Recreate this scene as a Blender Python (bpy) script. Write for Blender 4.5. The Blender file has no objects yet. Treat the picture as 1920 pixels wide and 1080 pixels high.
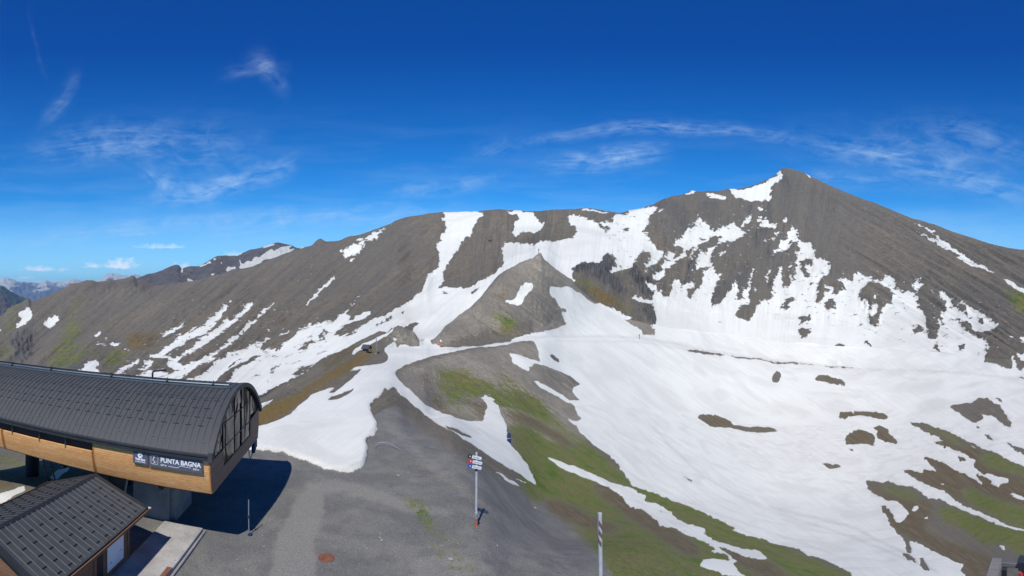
import bpy, bmesh, math, random, time
import numpy as np
T0 = time.time()
S = bpy.context.scene
COL = S.collection
R = math.radians
# ------------------------------------------------------------------ camera (a cylindrical panorama, as the photograph is)
FPX = 900.0          # pixels per radian of a 1920 px wide picture
HOR = 556.0          # picture row of the horizon
CAMZ = 15.0
cam_data = bpy.data.cameras.new('camera')
cam = bpy.data.objects.new('camera', cam_data); COL.objects.link(cam); S.camera = cam
cam.location = (0, 0, CAMZ); cam.rotation_euler = (R(90), 0, 0)
cam_data.type = 'PANO'; cam_data.panorama_type = 'CENTRAL_CYLINDRICAL'
cam_data.central_cylindrical_range_u_min = -960 / FPX
cam_data.central_cylindrical_range_u_max = 960 / FPX
cam_data.central_cylindrical_range_v_min = -(1080 - HOR) / FPX
cam_data.central_cylindrical_range_v_max = HOR / FPX
cam_data.clip_start = 0.1; cam_data.clip_end = 60000
# ------------------------------------------------------------------ sun and sky
SUN_TRAVEL = (0.05, 0.73)                 # horizontal travel of the light per metre of fall
sd = bpy.data.lights.new('sun', 'SUN'); sun = bpy.data.objects.new('sun', sd); COL.objects.link(sun)
sd.energy = 4.55; sd.angle = R(0.5); sd.color = (1.0, 0.955, 0.875)
from mathutils import Vector, Matrix
_d = Vector((SUN_TRAVEL[0], SUN_TRAVEL[1], -1.0)).normalized()
sun.rotation_euler = _d.to_track_quat('-Z', 'Y').to_euler()
SUN_ELEV = math.asin(-_d.z); SUN_AZ = math.atan2(-_d.x, -_d.y)   # compass-like, 0 = +Y
w = bpy.data.worlds.new('World'); S.world = w; w.use_nodes = True
S.view_settings.view_transform = 'Standard'; S.view_settings.look = 'None'
S.view_settings.exposure = 0.0; S.view_settings.gamma = 1.0; S.view_settings.use_curve_mapping = False
S.cycles.max_bounces = 6; S.cycles.diffuse_bounces = 3; S.cycles.glossy_bounces = 3; S.cycles.volume_bounces = 0
S.cycles.transparent_max_bounces = 6; S.cycles.use_adaptive_sampling = True; S.cycles.adaptive_threshold = 0.02

# ------------------------------------------------------------------ node helper
class NT:
    def __init__(s, nt): s.nt = nt
    def n(s, typ, **kw):
        nd = s.nt.nodes.new(typ)
        for k, v in kw.items():
            if k == 'i':
                for a, b in v.items():
                    if isinstance(b, bpy.types.NodeSocket): s.nt.links.new(b, nd.inputs[a])
                    else: nd.inputs[a].default_value = b
            else: setattr(nd, k, v)
        return nd
    def math(s, op, a, b=None, c=None, clamp=False):
        nd = s.nt.nodes.new('ShaderNodeMath'); nd.operation = op; nd.use_clamp = clamp
        for i, v in enumerate((a, b, c)):
            if v is None: continue
            if isinstance(v, bpy.types.NodeSocket): s.nt.links.new(v, nd.inputs[i])
            else: nd.inputs[i].default_value = v
        return nd.outputs[0]
    def mix(s, f, a, b, mode='MIX'):
        nd = s.nt.nodes.new('ShaderNodeMix'); nd.data_type = 'RGBA'; nd.blend_type = mode
        for k, v in ((0, f), (6, a), (7, b)):
            if isinstance(v, bpy.types.NodeSocket): s.nt.links.new(v, nd.inputs[k])
            else:
                if k != 0 and len(v) == 3: v = (*v, 1)
                nd.inputs[k].default_value = v
        return nd.outputs[2]
    def noise(s, vec, scale, detail=6, rough=0.55, dist=0.0, typ='FBM'):
        nd = s.nt.nodes.new('ShaderNodeTexNoise'); nd.noise_type = typ
        nd.inputs['Scale'].default_value = scale; nd.inputs['Detail'].default_value = detail
        nd.inputs['Roughness'].default_value = rough; nd.inputs['Distortion'].default_value = dist
        if vec is not None: s.nt.links.new(vec, nd.inputs['Vector'])
        return nd.outputs[0]
    def ramp(s, f, stops):
        nd = s.nt.nodes.new('ShaderNodeValToRGB')
        e = nd.color_ramp.elements
        while len(e) < len(stops): e.new(0.5)
        for el, (p, c) in zip(e, stops):
            el.position = p; el.color = (c, c, c, 1) if isinstance(c, (int, float)) else (*c, 1)
        s.nt.links.new(f, nd.inputs[0]); return nd.outputs[0]
    def attr(s, name, out='Fac'):
        nd = s.nt.nodes.new('ShaderNodeAttribute'); nd.attribute_name = name; return nd.outputs[out]
    def mapr(s, v, a, b, c=0.0, d=1.0):
        nd = s.nt.nodes.new('ShaderNodeMapRange'); nd.clamp = True
        s.nt.links.new(v, nd.inputs[0])
        for i, x in enumerate((a, b, c, d)): nd.inputs[i + 1].default_value = x
        return nd.outputs[0]
    def scalev(s, vec, sc, rot=(0, 0, 0), loc=(0, 0, 0)):
        nd = s.nt.nodes.new('ShaderNodeMapping'); s.nt.links.new(vec, nd.inputs['Vector'])
        nd.inputs['Scale'].default_value = sc; nd.inputs['Rotation'].default_value = rot; nd.inputs['Location'].default_value = loc
        return nd.outputs[0]

def new_mat(name, rough=0.9, spec=0.3):
    m = bpy.data.materials.new(name); m.use_nodes = True
    nt = m.node_tree; b = nt.nodes['Principled BSDF']
    b.inputs['Roughness'].default_value = rough; b.inputs['Specular IOR Level'].default_value = spec
    return m, NT(nt), b

# ------------------------------------------------------------------ sky with thin cirrus (all by direction, at infinity)
SKY_STRENGTH = 0.080
def build_world():
    N = NT(w.node_tree); nt = w.node_tree
    bg = nt.nodes['Background']
    sky = N.n('ShaderNodeTexSky', sky_type='NISHITA', sun_disc=False, sun_elevation=SUN_ELEV, sun_rotation=SUN_AZ,
              altitude=2700.0, air_density=1.0, dust_density=0.25, ozone_density=3.0)
    hs0 = N.n('ShaderNodeHueSaturation', i={'Saturation': 1.35, 'Value': 1.0, 'Color': sky.outputs[0]})
    g = N.n('ShaderNodeTexCoord').outputs['Generated']
    sep = N.n('ShaderNodeSeparateXYZ', i={0: g})
    x, y, z = sep.outputs
    az = N.math('ARCTAN2', x, y)
    hl = N.math('SQRT', N.math('ADD', N.math('MULTIPLY', x, x), N.math('MULTIPLY', y, y)))
    tn = N.math('DIVIDE', z, N.math('MAXIMUM', hl, 0.05))
    P = N.n('ShaderNodeCombineXYZ', i={0: az, 1: tn, 2: 0.0}).outputs[0]
    tint = N.mix(N.mapr(tn, .0, .52), SKY_TINT_LOW, SKY_TINT_HIGH)
    hsc = N.mix(1.0, hs0.outputs[0], tint, 'MULTIPLY')
    # cirrus: each wisp is a long curved band of fibres, y = y0 + a t + b t^2 along the azimuth
    warp = N.n('ShaderNodeTexNoise', i={'Vector': P, 'Scale': 5.0, 'Detail': 4.0}).outputs[1]
    Pw = N.n('ShaderNodeVectorMath', operation='MULTIPLY_ADD', i={0: warp, 1: (.10, .030, 0), 2: P}).outputs[0]
    px_, py_, _z = N.n('ShaderNodeSeparateXYZ', i={0: Pw}).outputs
    c = None
    for i, (x0, y0, x1, y1, bow, wd, k, fib) in enumerate(SKY_WISPS):
        ax, ay, bx, by = (x0 - 960) / FPX, (HOR - y0) / FPX, (x1 - 960) / FPX, (HOR - y1) / FPX
        t = N.math('DIVIDE', N.math('SUBTRACT', px_, ax + .05), bx - ax)          # 0..1 along the wisp
        mid = N.math('MULTIPLY', N.math('MULTIPLY', t, N.math('SUBTRACT', 1.0, t)), 4.0 * bow / FPX)
        line = N.math('ADD', N.math('MULTIPLY_ADD', t, by - ay, ay), mid)
        v = N.math('DIVIDE', N.math('SUBTRACT', py_, N.math('ADD', line, .015)), wd / FPX)
        cross = N.math('POWER', 2.718, N.math('MULTIPLY', N.math('MULTIPLY', v, v), -.55))
        ends = N.math('MULTIPLY', N.mapr(t, -.08, .38), N.mapr(t, 1.08, .58))
        L = math.hypot(x1 - x0, y1 - y0)
        q = N.n('ShaderNodeCombineXYZ', i={0: N.math('MULTIPLY', t, L / 95.0), 1: N.math('MULTIPLY', v, wd / 12.0 * fib), 2: i * 1.3}).outputs[0]
        m0 = N.math('MULTIPLY', cross, ends); m = N.math('MULTIPLY', m0, k * .62)
        qs = N.n('ShaderNodeVectorMath', operation='SCALE', i={0: q, 'Scale': m0}).outputs[0]
        if c is None: c, wsum, qsum = m, m0, qs
        else:
            c = N.math('MAXIMUM', c, m); wsum = N.math('ADD', wsum, m0); qsum = N.n('ShaderNodeVectorMath', operation='ADD', i={0: qsum, 1: qs}).outputs[0]
    qn = N.n('ShaderNodeVectorMath', operation='SCALE', i={0: qsum, 'Scale': N.math('DIVIDE', 1.0, N.math('MAXIMUM', wsum, .02))}).outputs[0]
    fibre = N.noise(qn, 1.0, 7, .62, .35)
    fluff = N.noise(N.scalev(P, (16, 34, 1), rot=(0, 0, R(-12))), 1.0, 7, .62, .6)
    c = N.math('MULTIPLY', c, N.math('ADD', N.mapr(fibre, .40, .76, 0.0, .7), N.mapr(fluff, .40, .74, 0.0, 1.1)))
    veil = N.math('MULTIPLY', N.mapr(tn, 0.42, 0.05, 0.0, 0.34), N.mapr(N.noise(N.scalev(Pw, (3.5, 26, 1)), 1.0, 8, .6), 0.45, 0.75))
    c = N.math('MAXIMUM', c, veil)
    # flat little cumulus near the left horizon
    lump = N.noise(N.scalev(P, (70, 120, 1)), 1.0, 6, 0.6)
    cu = None
    for (px, py, rx, ry, k) in SKY_CUMULUS:
        cx, cy = (px - 960) / FPX, (HOR - py) / FPX
        v = N.n('ShaderNodeVectorMath', operation='SUBTRACT', i={0: P, 1: (cx, cy, 0)}).outputs[0]
        sp = N.n('ShaderNodeSeparateXYZ', i={0: v}).outputs
        yy = N.math('MULTIPLY', sp[1], N.math('ADD', 1.0, N.math('MULTIPLY', N.math('LESS_THAN', sp[1], 0.0), 2.2)))
        l = N.math('SQRT', N.math('ADD', N.math('POWER', N.math('MULTIPLY', N.math('ABSOLUTE', sp[0]), FPX / rx), 2.0),
                                  N.math('POWER', N.math('MULTIPLY', N.math('ABSOLUTE', yy), FPX / ry), 2.0)))
        v = N.math('SUBTRACT', N.math('ADD', 1.0, N.math('MULTIPLY', N.math('SUBTRACT', lump, 0.5), 2.6)), l)
        v = N.mapr(v, -0.05, 0.95, 0.0, k)
        cu = v if cu is None else N.math('MAXIMUM', cu, v)
    low = N.mapr(tn, 0.20, 0.0, 0.0, 0.62)
    col = N.mix(low, hsc, SKY_LOW)
    col = N.mix(N.math('MULTIPLY', c, 0.62), col, SKY_CIRRUS)
    col = N.mix(cu, col, SKY_CUM)
    w.cycles.sampling_method = 'MANUAL'; w.cycles.sample_map_resolution = 256
    nt.links.new(col, bg.inputs[0]); bg.inputs[1].default_value = SKY_STRENGTH
SKY_TINT_LOW = (1.5, 2.55, 2.5, 1); SKY_TINT_HIGH = (.0, .90, 1.62, 1)
SKY_LOW = (6.6, 10.2, 13.2)
SKY_CIRRUS = (7.6, 10.2, 13.0)
SKY_CUM = (14.5, 15.5, 17.0)
SKY_WISPS = [  # x0, y0, x1, y1 (where the wisp starts and ends), bow, half width, strength, fibre ratio
    (50, 292, 420, 262, 10, 26, .75, 1.6), (250, 372, 570, 300, -14, 15, 1.35, 1.6), (240, 300, 420, 372, -16, 17, 1.0, 1.3), (240, 300, 520, 290, 6, 44, .45, 1.0),
    (410, 140, 540, 124, 6, 10, .35, 1.4), (455, 120, 545, 165, 22, 15, .75, 1.0), (80, 235, 150, 150, 10, 18, .45, 1.2), (50, 20, 80, 140, 0, 14, .16, 1.0),
    (930, 285, 1560, 290, 52, 9, .8, 2.2), (1480, 262, 1990, 385, 6, 20, 1.05, 1.8), (1560, 280, 1960, 340, 10, 40, .55, 1.2), (1010, 305, 1260, 278, -6, 15, 1.3, 1.8),
    (1180, 240, 1560, 275, 12, 8, .7, 2.4), (1700, 230, 1990, 330, 20, 24, .5, 1.4), (1560, 410, 1990, 440, -8, 10, .6, 2.0), (1480, 330, 1720, 352, 4, 12, .5, 2.0),
    (-60, 470, 760, 400, 18, 13, .8, 2.2), (350, 450, 820, 380, 10, 10, .8, 2.2), (170, 443, 340, 436, 0, 4, 1.2, 2.0), (560, 430, 900, 395, 8, 14, .6, 2.0),
    (700, 365, 960, 330, -6, 14, .7, 1.8), (-40, 520, 300, 488, 0, 12, .5, 2.0), (860, 300, 1010, 262, 6, 14, .4, 1.6)]
SKY_CUMULUS = [(228, 500, 34, 17, 1.0), (175, 500, 20, 9, 0.7), (75, 506, 36, 9, 0.8), (302, 464, 52, 8, 0.5), (50, 522, 22, 6, 0.5),
               (340, 503, 22, 12, .7), (118, 507, 10, 6, .5), (440, 478, 40, 7, .4)]
build_world()
# ------------------------------------------------------------------ ground cover: outlines of snow, grass, soil, rock
TILES = {'A': (0, 420, 3.857), 'B': (480, 370, 3.857), 'C': (960, 370, 3.857), 'D': (1440, 300, 3.857), 'E': (1440, 560, 4),
         'F': (1440, 820, 4), 'G': (960, 640, 3.857), 'H': (960, 820, 4), 'I': (200, 600, 4), 'J': (640, 640, 4),
         'L': (240, 420, 8), 'M': (1180, 380, 6.353), 'N': (1400, 400, 6.353), 'Z': (600, 560, 5.333), 'O': (0, 0, 1)}
# tile, class (s snow, r bare, g green, b brown soil, o ochre grass, k dark cliff, v gravel), layer (f far, n near, a all)
COVER = """
O g:.55 n -300,830 0,845 60,860 150,880 200,890 110,905 0,935 -300,960
O b n -300,880 0,880 60,888 110,890 60,905 0,915 -300,930
O s n 92,895 112,880 132,876 122,886 104,901
O s n -40,935 0,924 45,911 50,918 20,932 0,941 -40,950
O s n -10,940 30,918 38,924 0,945
O v n -400,1200 -400,960 0,938 120,912 250,895 340,870 480,830 640,780 690,745 720,730 770,790 850,850 1000,930 1080,990 1130,1040 1180,1090 1250,1300 1250,2500 -400,2500
O g a 860,682 880,700 915,715 950,735 990,755 1030,775 1060,800 1080,812 1100,830 1150,870 1180,905 1230,918 1300,950 1380,985 1440,1012 1600,1080 1640,1200 1200,1300 1150,1080 1110,1020 1060,985 1010,940 990,880 970,840 955,800 940,770 920,745 905,735 880,720
O g n 920,686 945,700 980,728 1010,750 1050,790 1020,775 970,740 940,712
O g n 805,745 840,760 880,770 905,755 900,730 870,700 840,690 830,700 850,720 820,730
O g n 960,850 1010,900 1080,955 1180,1010 1260,1080 1200,1090 1110,1000 1030,960 985,930
O g:.62 n 745,925 790,930 810,960 830,990 850,1010 825,1015 795,990 770,960
O g:.35 n 780,990 860,990 900,1060 940,1100 820,1080
O g:.55 n 715,855 740,865 748,895 728,890
O m a 1150,380 1240,395 1440,380 1480,420 1560,500 1760,510 1800,560 1900,580 1960,640 1960,700 1850,690 1760,660 1640,630 1500,620 1440,600 1330,570 1200,560 1160,520 1100,420
O m f 330,560 480,560 640,600 720,620 640,660 560,700 480,700 380,720 200,720 240,660
O m f 600,420 740,410 740,440 640,500 560,560 520,600
O k:.6 f 1225,372 1260,368 1300,400 1290,450 1260,420
O k:.55 f 1296,470 1310,480 1300,540 1285,520
O k:.6 f 1385,500 1420,470 1400,540 1350,600 1335,590
O k:.6 f 1330,545 1370,520 1345,600 1330,570
O k:.6 f 1440,360 1455,400 1440,470 1425,430
O k:.6 f 1210,520 1225,470 1245,520 1230,560
O k:.6 f 1255,540 1290,520 1285,570 1265,580
O k:.55 f 1400,440 1440,400 1430,470 1410,480
O k:.6 f 1500,470 1540,500 1530,540 1510,520
O k:.6 f 1455,505 1470,500 1462,545 1450,530
O k:.5 f 1300,380 1350,375 1360,420 1320,420
O k:.5 f 1470,335 1495,345 1490,370 1465,360
O k:.6 f 1600,545 1640,560 1640,600 1615,590
O k:.5 f 150,532 230,522 285,530 280,550 200,548 150,545
O k:.6 f 246,514 258,520 256,545 243,540
O k:.55 f 262,528 284,534 280,560 262,552
O k:.5 f 590,452 600,446 612,456 600,462
O k:.5 f 20,572 60,560 100,555 60,575 20,590
O k:.5 f 815,470 825,480 815,530 805,520
O k:.6 f 965,455 1000,440 1050,452 1000,458 975,462
O k:.45 n 930,600 1000,540 1040,560 1060,600 1000,620 950,630
O k:.5 n 735,618 770,608 795,640 760,648
O k:.5 a 1000,690 1040,690 1085,720 1080,745 1040,720
O k:.4 a 1040,745 1085,770 1088,788 1050,775
O w n 560,905 640,900 700,915 780,945 850,955 850,968 780,965 700,940 640,925 580,925
O w n 560,925 605,925 610,960 590,1010 595,1090 500,1090 520,1010
O w:.7 n 760,1050 850,1035 930,1060 960,1100 780,1100
O w:.6 n 700,780 712,776 800,850 900,930 1000,1000 1080,1060 1070,1070 980,1010 880,940 780,865
O w:.6 n 900,985 960,1025 1030,1065 1060,1090 1030,1080 940,1030
O l n 802,655 812,635 850,595 900,556 960,498 1010,470 1020,480 1080,525 1170,575 1230,600 1230,640 1060,640 1000,640 900,655 830,668 760,690 742,700 742,720 780,760 830,785 900,800 930,790 960,800 1010,830 1100,830 1110,760 1080,720 1010,660 1000,640 1000,600
O l:.7 n 725,650 730,615 770,608 795,640 790,655
O l a 960,640 1010,640 1100,790 1100,800 1060,790 980,720
O b:.7 n 800,735 840,730 880,745 915,755 930,775 905,792 860,790 820,775
O b:.5 n 760,700 800,690 830,715 800,730
O g:.6 n 800,680 830,690 850,720 870,760 900,780 870,785 840,760 815,720
O b n 930,760 1000,780 1060,815 1100,850 1060,840 1000,805 950,785
O b n 1010,930 1060,940 1130,975 1180,990 1150,1005 1080,985 1030,960
O b n 1130,900 1200,935 1260,985 1330,1040 1290,1045 1220,1000 1150,950 1100,910
O b n 1340,1010 1400,1030 1460,1060 1500,1100 1440,1100 1380,1055
O o:.34 n 640,810 760,850 860,900 960,960 900,950 780,890 680,840
C s a 270,650 380,650 430,670 480,690 540,740 600,770 640,765 700,790 790,830 800,850 880,870 840,885 800,885 860,920 940,965 948,998 1040,1000 1035,965 1000,930 1040,925 1045,840 1015,780 940,775 800,715 870,740 870,712 960,755 1010,750 1025,700 975,650 1000,640 1040,650 1065,690 1110,740 1160,690 1165,615 1200,615 1240,650 1270,625 1315,635 1310,665 1265,680 1265,740 1300,760 1310,720 1340,680 1385,620 1390,540 1420,490 1440,485 1470,560 1500,580 1530,555 1490,600 1460,690 1445,740 1445,790 1475,800 1530,760 1560,700 1600,650 1625,625 1640,700 1620,750 1660,760 1680,690 1715,620 1730,560 1745,515 1750,530 1720,640 1710,700 1715,780 1660,790 1615,850 1640,885 1720,895 1750,840 1790,750 1851,745 @N 300,1010 310,900 330,785 360,780 410,650 430,650 418,780 430,880 470,900 520,865 540,855 495,740 520,690 500,680 520,640 510,600 540,605 520,680 510,740 550,830 565,800 570,700 590,650 575,600 610,540 600,510 565,520 610,460 635,440 620,370 580,340 520,400 520,430 440,445 390,480 340,515 305,490 310,455 370,445 400,370 450,340 500,290 505,240 520,210 500,170 540,165 590,220 620,250 600,290 610,320 740,350 790,390 785,435 810,460 795,490 820,540 880,545 950,570 995,620 990,680 965,735 960,750 870,810 880,850 850,870 830,920 865,960 830,1000 815,1075 870,1060 930,1000 940,960 1050,965 1100,950 1160,905 1160,830 1120,830 1090,785 1180,795 1260,790 1265,745 1320,740 1470,745 1520,790 1610,800 1650,735 1720,740 1770,800 1780,880 @D 925,930 960,940 1020,955 1060,970 1085,1000 1090,1040 1110,1070 @E 1105,65 1150,85 1170,130 1190,180 1200,240 1205,295 1265,300 1270,240 1290,235 1255,165 1280,170 1320,225 1315,190 1290,120 1335,90 1330,40 1300,0 1285,-50 1310,-45 1350,-5 1370,10 1390,60 1480,120 1500,110 1495,70 1450,40 1440,25 1560,90 1620,110 1720,210 1700,245 1640,250 1570,250 1555,265 1590,310 1620,350 1640,440 1620,475 1700,490 1800,530 1840,530 1815,450 1840,440 1880,540 1910,540 1930,500 2400,560 2400,1600 2400,2300 @F 900,1500 635,1040 560,985 440,930 300,880 200,830 0,785 @H 1920,775 1700,720 1640,695 1680,690 1600,645 1400,550 1250,490 1000,395 905,370 830,260 770,170 720,130 600,50 550,0 @G 690,820 590,740 490,655 460,600 420,570 350,520 420,560 470,575 508,565 470,520 450,470 420,440 380,430 300,380 150,290 185,285 330,370 400,420 460,432 492,425 440,370 445,330 498,312 420,250 350,220 250,185 160,160 120,180 125,225 60,190 0,140 0,90 60,100 130,135 150,130 215,155 195,110 175,40 165,-5 80,0 0,5 0,-18 @C 80,1010 200,980 300,955 360,920 395,920 380,880 350,790 310,740 270,690
N r f 490,365 520,335 550,340 530,365 500,385
N r f 585,340 615,340 625,370 600,365
N r f 640,570 660,580 690,575 740,545 780,550 790,580 770,620 740,630 715,615 705,650 710,690 750,735 720,775 685,765 690,720 650,690 625,665 640,640
E r f 100,80 110,40 150,0 195,-15 195,5 160,60 140,85
N r f 750,840 780,825 785,850 760,868
N r f 890,720 915,718 910,728 892,728
N s f 940,890 1030,880 1030,930 1000,960 985,920 945,905
E r f 430,30 470,5 510,30 515,75 450,80 425,60
E r f 355,0 400,-30 420,-20 400,10 370,45 355,40
E r f 225,145 260,145 330,125 325,160 300,185 235,200 245,175
E r f 225,235 310,225 315,250 275,295 255,307 240,280
E r f 500,350 530,333 560,350 592,375 570,392 545,382 545,357 520,362 530,392 508,392
E r f 708,330 740,310 765,335 775,372 750,350
E r f 767,-122 819,-122 861,-86 913,-81 944,-45 938,0 920,40 860,60 840,150 830,190 800,222 760,195 745,150 750,115 790,170 800,130 820,120 830,40 780,30 790,100 760,90 750,45 700,30 670,0 684,-24 695,-60
E s f 790,-20 815,-40 818,-10 800,15
E r f 1080,235 1115,225 1110,180 1165,215 1160,240 1100,262
E r f 1010,208 1030,212 1022,220
E r f 1235,380 1270,345 1295,400 1300,455 1280,440 1265,390
E r f 1438,350 1465,328 1482,370 1460,387 1438,375
E r f 1400,140 1450,150 1455,175 1490,170 1530,220 1550,270 1520,270 1460,230 1445,190
E r f 1485,130 1525,145 1528,158 1500,152
E r f 1568,155 1605,148 1622,195 1590,198
E s f 1805,290 1840,290 1840,308 1815,302
E s f 1880,295 1920,290 1960,310 1960,350 1900,335
E s f 1855,410 1920,405 1990,430 1990,540 1920,520 1890,470
E s f 1590,305 1620,310 1665,360 1660,390 1640,370
E r a 30,590 70,545 98,575 90,620 50,638 33,620
E r a 355,600 380,582 440,580 500,600 550,610 575,640 575,660 510,645 440,630 390,620 360,618
E r a 540,850 600,852 640,865 640,845 720,845 850,850 905,875 895,905 830,900 700,878 600,890 580,915 545,905 525,890 545,880
E r a 580,1050 600,1020 660,985 710,985 780,1010 800,1050 795,1100 700,1090 590,1100
E r a 790,960 830,952 890,975 930,1030 970,1080 960,1090 870,1065 810,1035 820,990
E b a 355,590 440,575 575,630 580,665 510,650 360,622
E b a 520,840 640,840 910,850 910,910 580,920 520,900
E b a 575,1000 660,980 790,960 890,970 975,1085 960,1095 575,1105
E r a 1350,808 1430,795 1530,780 1570,738 1640,740 1690,790 1740,800 1790,870 1820,930 1815,967 1760,945 1700,890 1670,880 1640,885 1600,860 1615,905 1550,935 1480,890 1430,860
E r a 1700,738 1740,745 1762,780 1740,780
E r a 1620,1010 1660,1030 1690,1075 1640,1050
E r a 1562,950 1585,955 1588,972 1570,975
E r f 455,552 490,560 500,578 490,572
E r f 740,598 755,612 748,616
E r f 838,598 868,586 850,602
E r f 170,798 245,792 250,800 180,806
F r a 1050,-110 1200,-95 1350,-45 1440,0 1530,40 1610,90 1700,115 1780,160 1920,220 2150,300 2150,740 1920,690 1800,660 1700,610 1600,570 1480,520 1400,470 1320,400 1200,360 1100,310 995,240 1060,250 1170,270 1160,235 1280,260 1360,300 1290,270 1230,220 1150,140 1260,170 1340,210 1390,240 1460,270 1540,310 1625,375 1600,340 1555,290 1560,270 1610,300 1680,330 1665,345 1730,380 1740,350 1800,340 1800,310 1700,290 1650,270 1620,290 1570,240 1540,210 1560,160 1500,150 1480,120 1400,90 1340,60 1330,85 1300,55 1250,45 1245,30 1300,30 1330,40 1270,0 1190,-40 1110,-80
F b a 1050,-110 1200,-95 1350,-45 1440,0 1530,40 1610,90 1700,115 1780,160 1920,220 2150,300 2150,740 1920,690 1700,610 1400,470 1200,360 995,240 1000,100 1200,0
F g a 1560,130 1700,115 1780,160 1920,220 2150,300 2150,400 1920,290 1700,230 1600,190
F g a 1420,380 1520,370 1620,430 1760,480 1920,530 2150,600 2150,740 1920,670 1760,620 1600,540 1480,460
F g a 1100,-110 1350,-45 1530,50 1500,90 1300,0 1150,-60
F s a 1460,42 1530,62 1612,94 1540,78
F s a 1810,420 1850,422 1920,450 1990,490 1870,458
F s a 1290,350 1325,345 1328,358 1300,360
F r a 740,320 800,325 850,340 900,325 1000,365 1110,380 1170,430 1210,460 1290,465 1350,500 1450,540 1560,590 1700,650 1830,690 1920,705 2150,740 2150,2300 1480,2300 1475,1040 1450,990 1470,955 1400,930 1340,900 1230,850 1150,800 1070,775 1050,790 1030,790 950,690 910,650 900,620 870,570 840,510 870,505 900,540 935,580 950,630 980,640 1040,610 1060,570 1020,530 990,490 940,475 900,480 840,440 800,430 760,395 745,370
F b a 740,320 1000,365 1210,460 1250,560 1150,700 1350,780 1700,900 1750,1300 1480,1300 1450,990 1340,900 1150,800 950,690 840,510 900,480 745,370
F g a 800,340 1000,380 1160,430 1180,480 1050,470 880,410
F g a 1270,520 1400,530 1560,590 1700,660 1920,720 2150,760 2150,1000 1920,900 1760,800 1600,800 1500,700 1350,640 1250,580
F s a 1075,550 1100,515 1128,520 1120,545 1090,558
F s a 1105,560 1127,583 1115,585
F s a 1158,598 1175,603 1200,592 1212,608 1190,618 1165,610
F s a 1725,812 1750,812 1787,840 1770,850 1735,832
F r a 1030,785 1050,790 1075,830 1075,872 1040,850 1035,810
F r a 1005,865 1050,870 1110,920 1110,945 1060,920 1015,890
F r a 1140,910 1155,905 1200,960 1212,1000 1180,1000 1140,960
F r a 910,815 935,833 930,840 915,830
F r a 970,858 985,862 982,870
F r a 400,195 440,195 500,205 515,198 545,222 500,235 460,240
F r a 595,88 640,92 645,105 620,108
F r a 1415,125 1440,140 1485,165 1480,180 1445,185 1430,150
F r a 1785,30 1830,50 1850,65 1920,85 1980,110 1980,140 1920,130 1850,95 1800,50
G r a 1335,540 1360,525 1430,523 1500,540 1560,565 1590,580 1590,605 1700,618 1851,615 1905,625 1920,640 1851,660 1780,658 1650,640 1560,620 1430,615 1410,600 1410,585 1370,570
G b a 1335,540 1360,525 1430,523 1560,565 1700,618 1851,615 1925,630 1851,665 1650,645 1430,620 1370,575
G r a 1245,56 1300,60 1400,74 1550,102 1540,110 1400,92 1290,74
G r a 1580,104 1700,118 1851,139 1851,149 1700,132 1590,116
E r a 0,466 220,484 240,487 232,496 100,489 0,480
E r a 242,487 350,494 345,502 242,495
E r a 415,499 655,509 650,518 420,508
E r a 1855,580 1920,590 1990,600 1990,606 1900,598
G r a 270,95 290,92 340,130 350,157 320,148 280,115
G r a 1208,955 1250,978 1300,1008 1315,1024 1270,1008
G r a 690,820 715,828 710,838 690,830
C r a 1480,903 1525,905 1530,913 1485,913
C r a 360,788 395,810 397,837 370,830
C s f 0,105 45,98 100,108 160,112 185,160 240,190 200,240 160,262 100,258 60,262 40,300 0,262 0,230 20,215 10,200 30,175 60,150 40,125 0,122 -55,95 -70,85
C s f 0,335 60,335 100,345 160,350 215,320 300,325 380,300 440,295 475,270 460,225 420,190 400,150 400,132 450,130 540,150 600,180 680,185 735,190 730,140 740,120 795,130 860,105 870,530 800,530 720,560 705,545 755,500 745,440 690,398 650,430 640,465 580,470 500,490 440,515 440,580 465,610 400,640 300,600 -50,640 -50,335
C r f 605,185 640,188 665,215 700,225 710,250 690,252 660,235
C s f 640,195 660,190 680,205 665,210
C r f 800,235 815,218 838,222 838,240 815,248
C s f 470,95 500,90 530,78 620,90 690,108 700,120 640,115 560,102
M s f -20,90 20,100 310,30 335,90 250,150 245,180 195,195 245,210 240,250 150,355 210,370 250,440 300,530 320,570 410,590 425,590 400,640 380,680 330,700 340,740 290,745 205,795 200,770 240,710 270,690 255,640 260,620 150,590 150,630 90,680 90,760 70,740 60,680 45,740 45,770 -20,790
M s f 545,455 630,435 665,380 660,340 700,320 760,300 820,260 830,220 790,180 830,170 860,230 940,265 1000,330 1000,350 1080,330 1180,285 1240,265 1330,290 1340,330 1380,350 1410,355 1350,390 1330,420 1280,440 1240,495 1200,480 1150,480 1080,525 1045,520 1060,470 1120,440 1090,415 1010,415 950,420 930,480 870,490 820,530 790,580 760,620 745,720 730,720 735,620 760,580 770,540 740,540 690,590 685,610 640,600 630,560 600,530 560,540 525,510 545,500
M r f 855,440 900,430 905,450 880,470 860,462
M s f 435,620 480,590 555,595 550,630 520,660 520,690 450,695 440,660
M s f 630,625 685,640 680,660 600,700 520,750 470,800 420,800 415,860 400,920 350,945 270,945 310,880 380,810 400,750 440,710 540,690 580,660
M s f 850,560 880,590 940,600 940,550 1050,525 1010,570 965,660 965,730 880,770 820,800 795,820 780,800 810,700 830,640
M s f 950,740 990,740 1010,820 1010,860 1070,900 1130,840 1150,855 1100,880 1060,930 1030,1000 1020,1060 1000,1100 780,1100 790,1050 850,980 880,900 885,820 930,790
M s f 1330,265 1400,210 1450,175 1465,230 1400,265 1350,300
M s f 1400,335 1465,295 1465,315 1410,340
M s f 1510,215 1590,170 1590,205 1540,240
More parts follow.
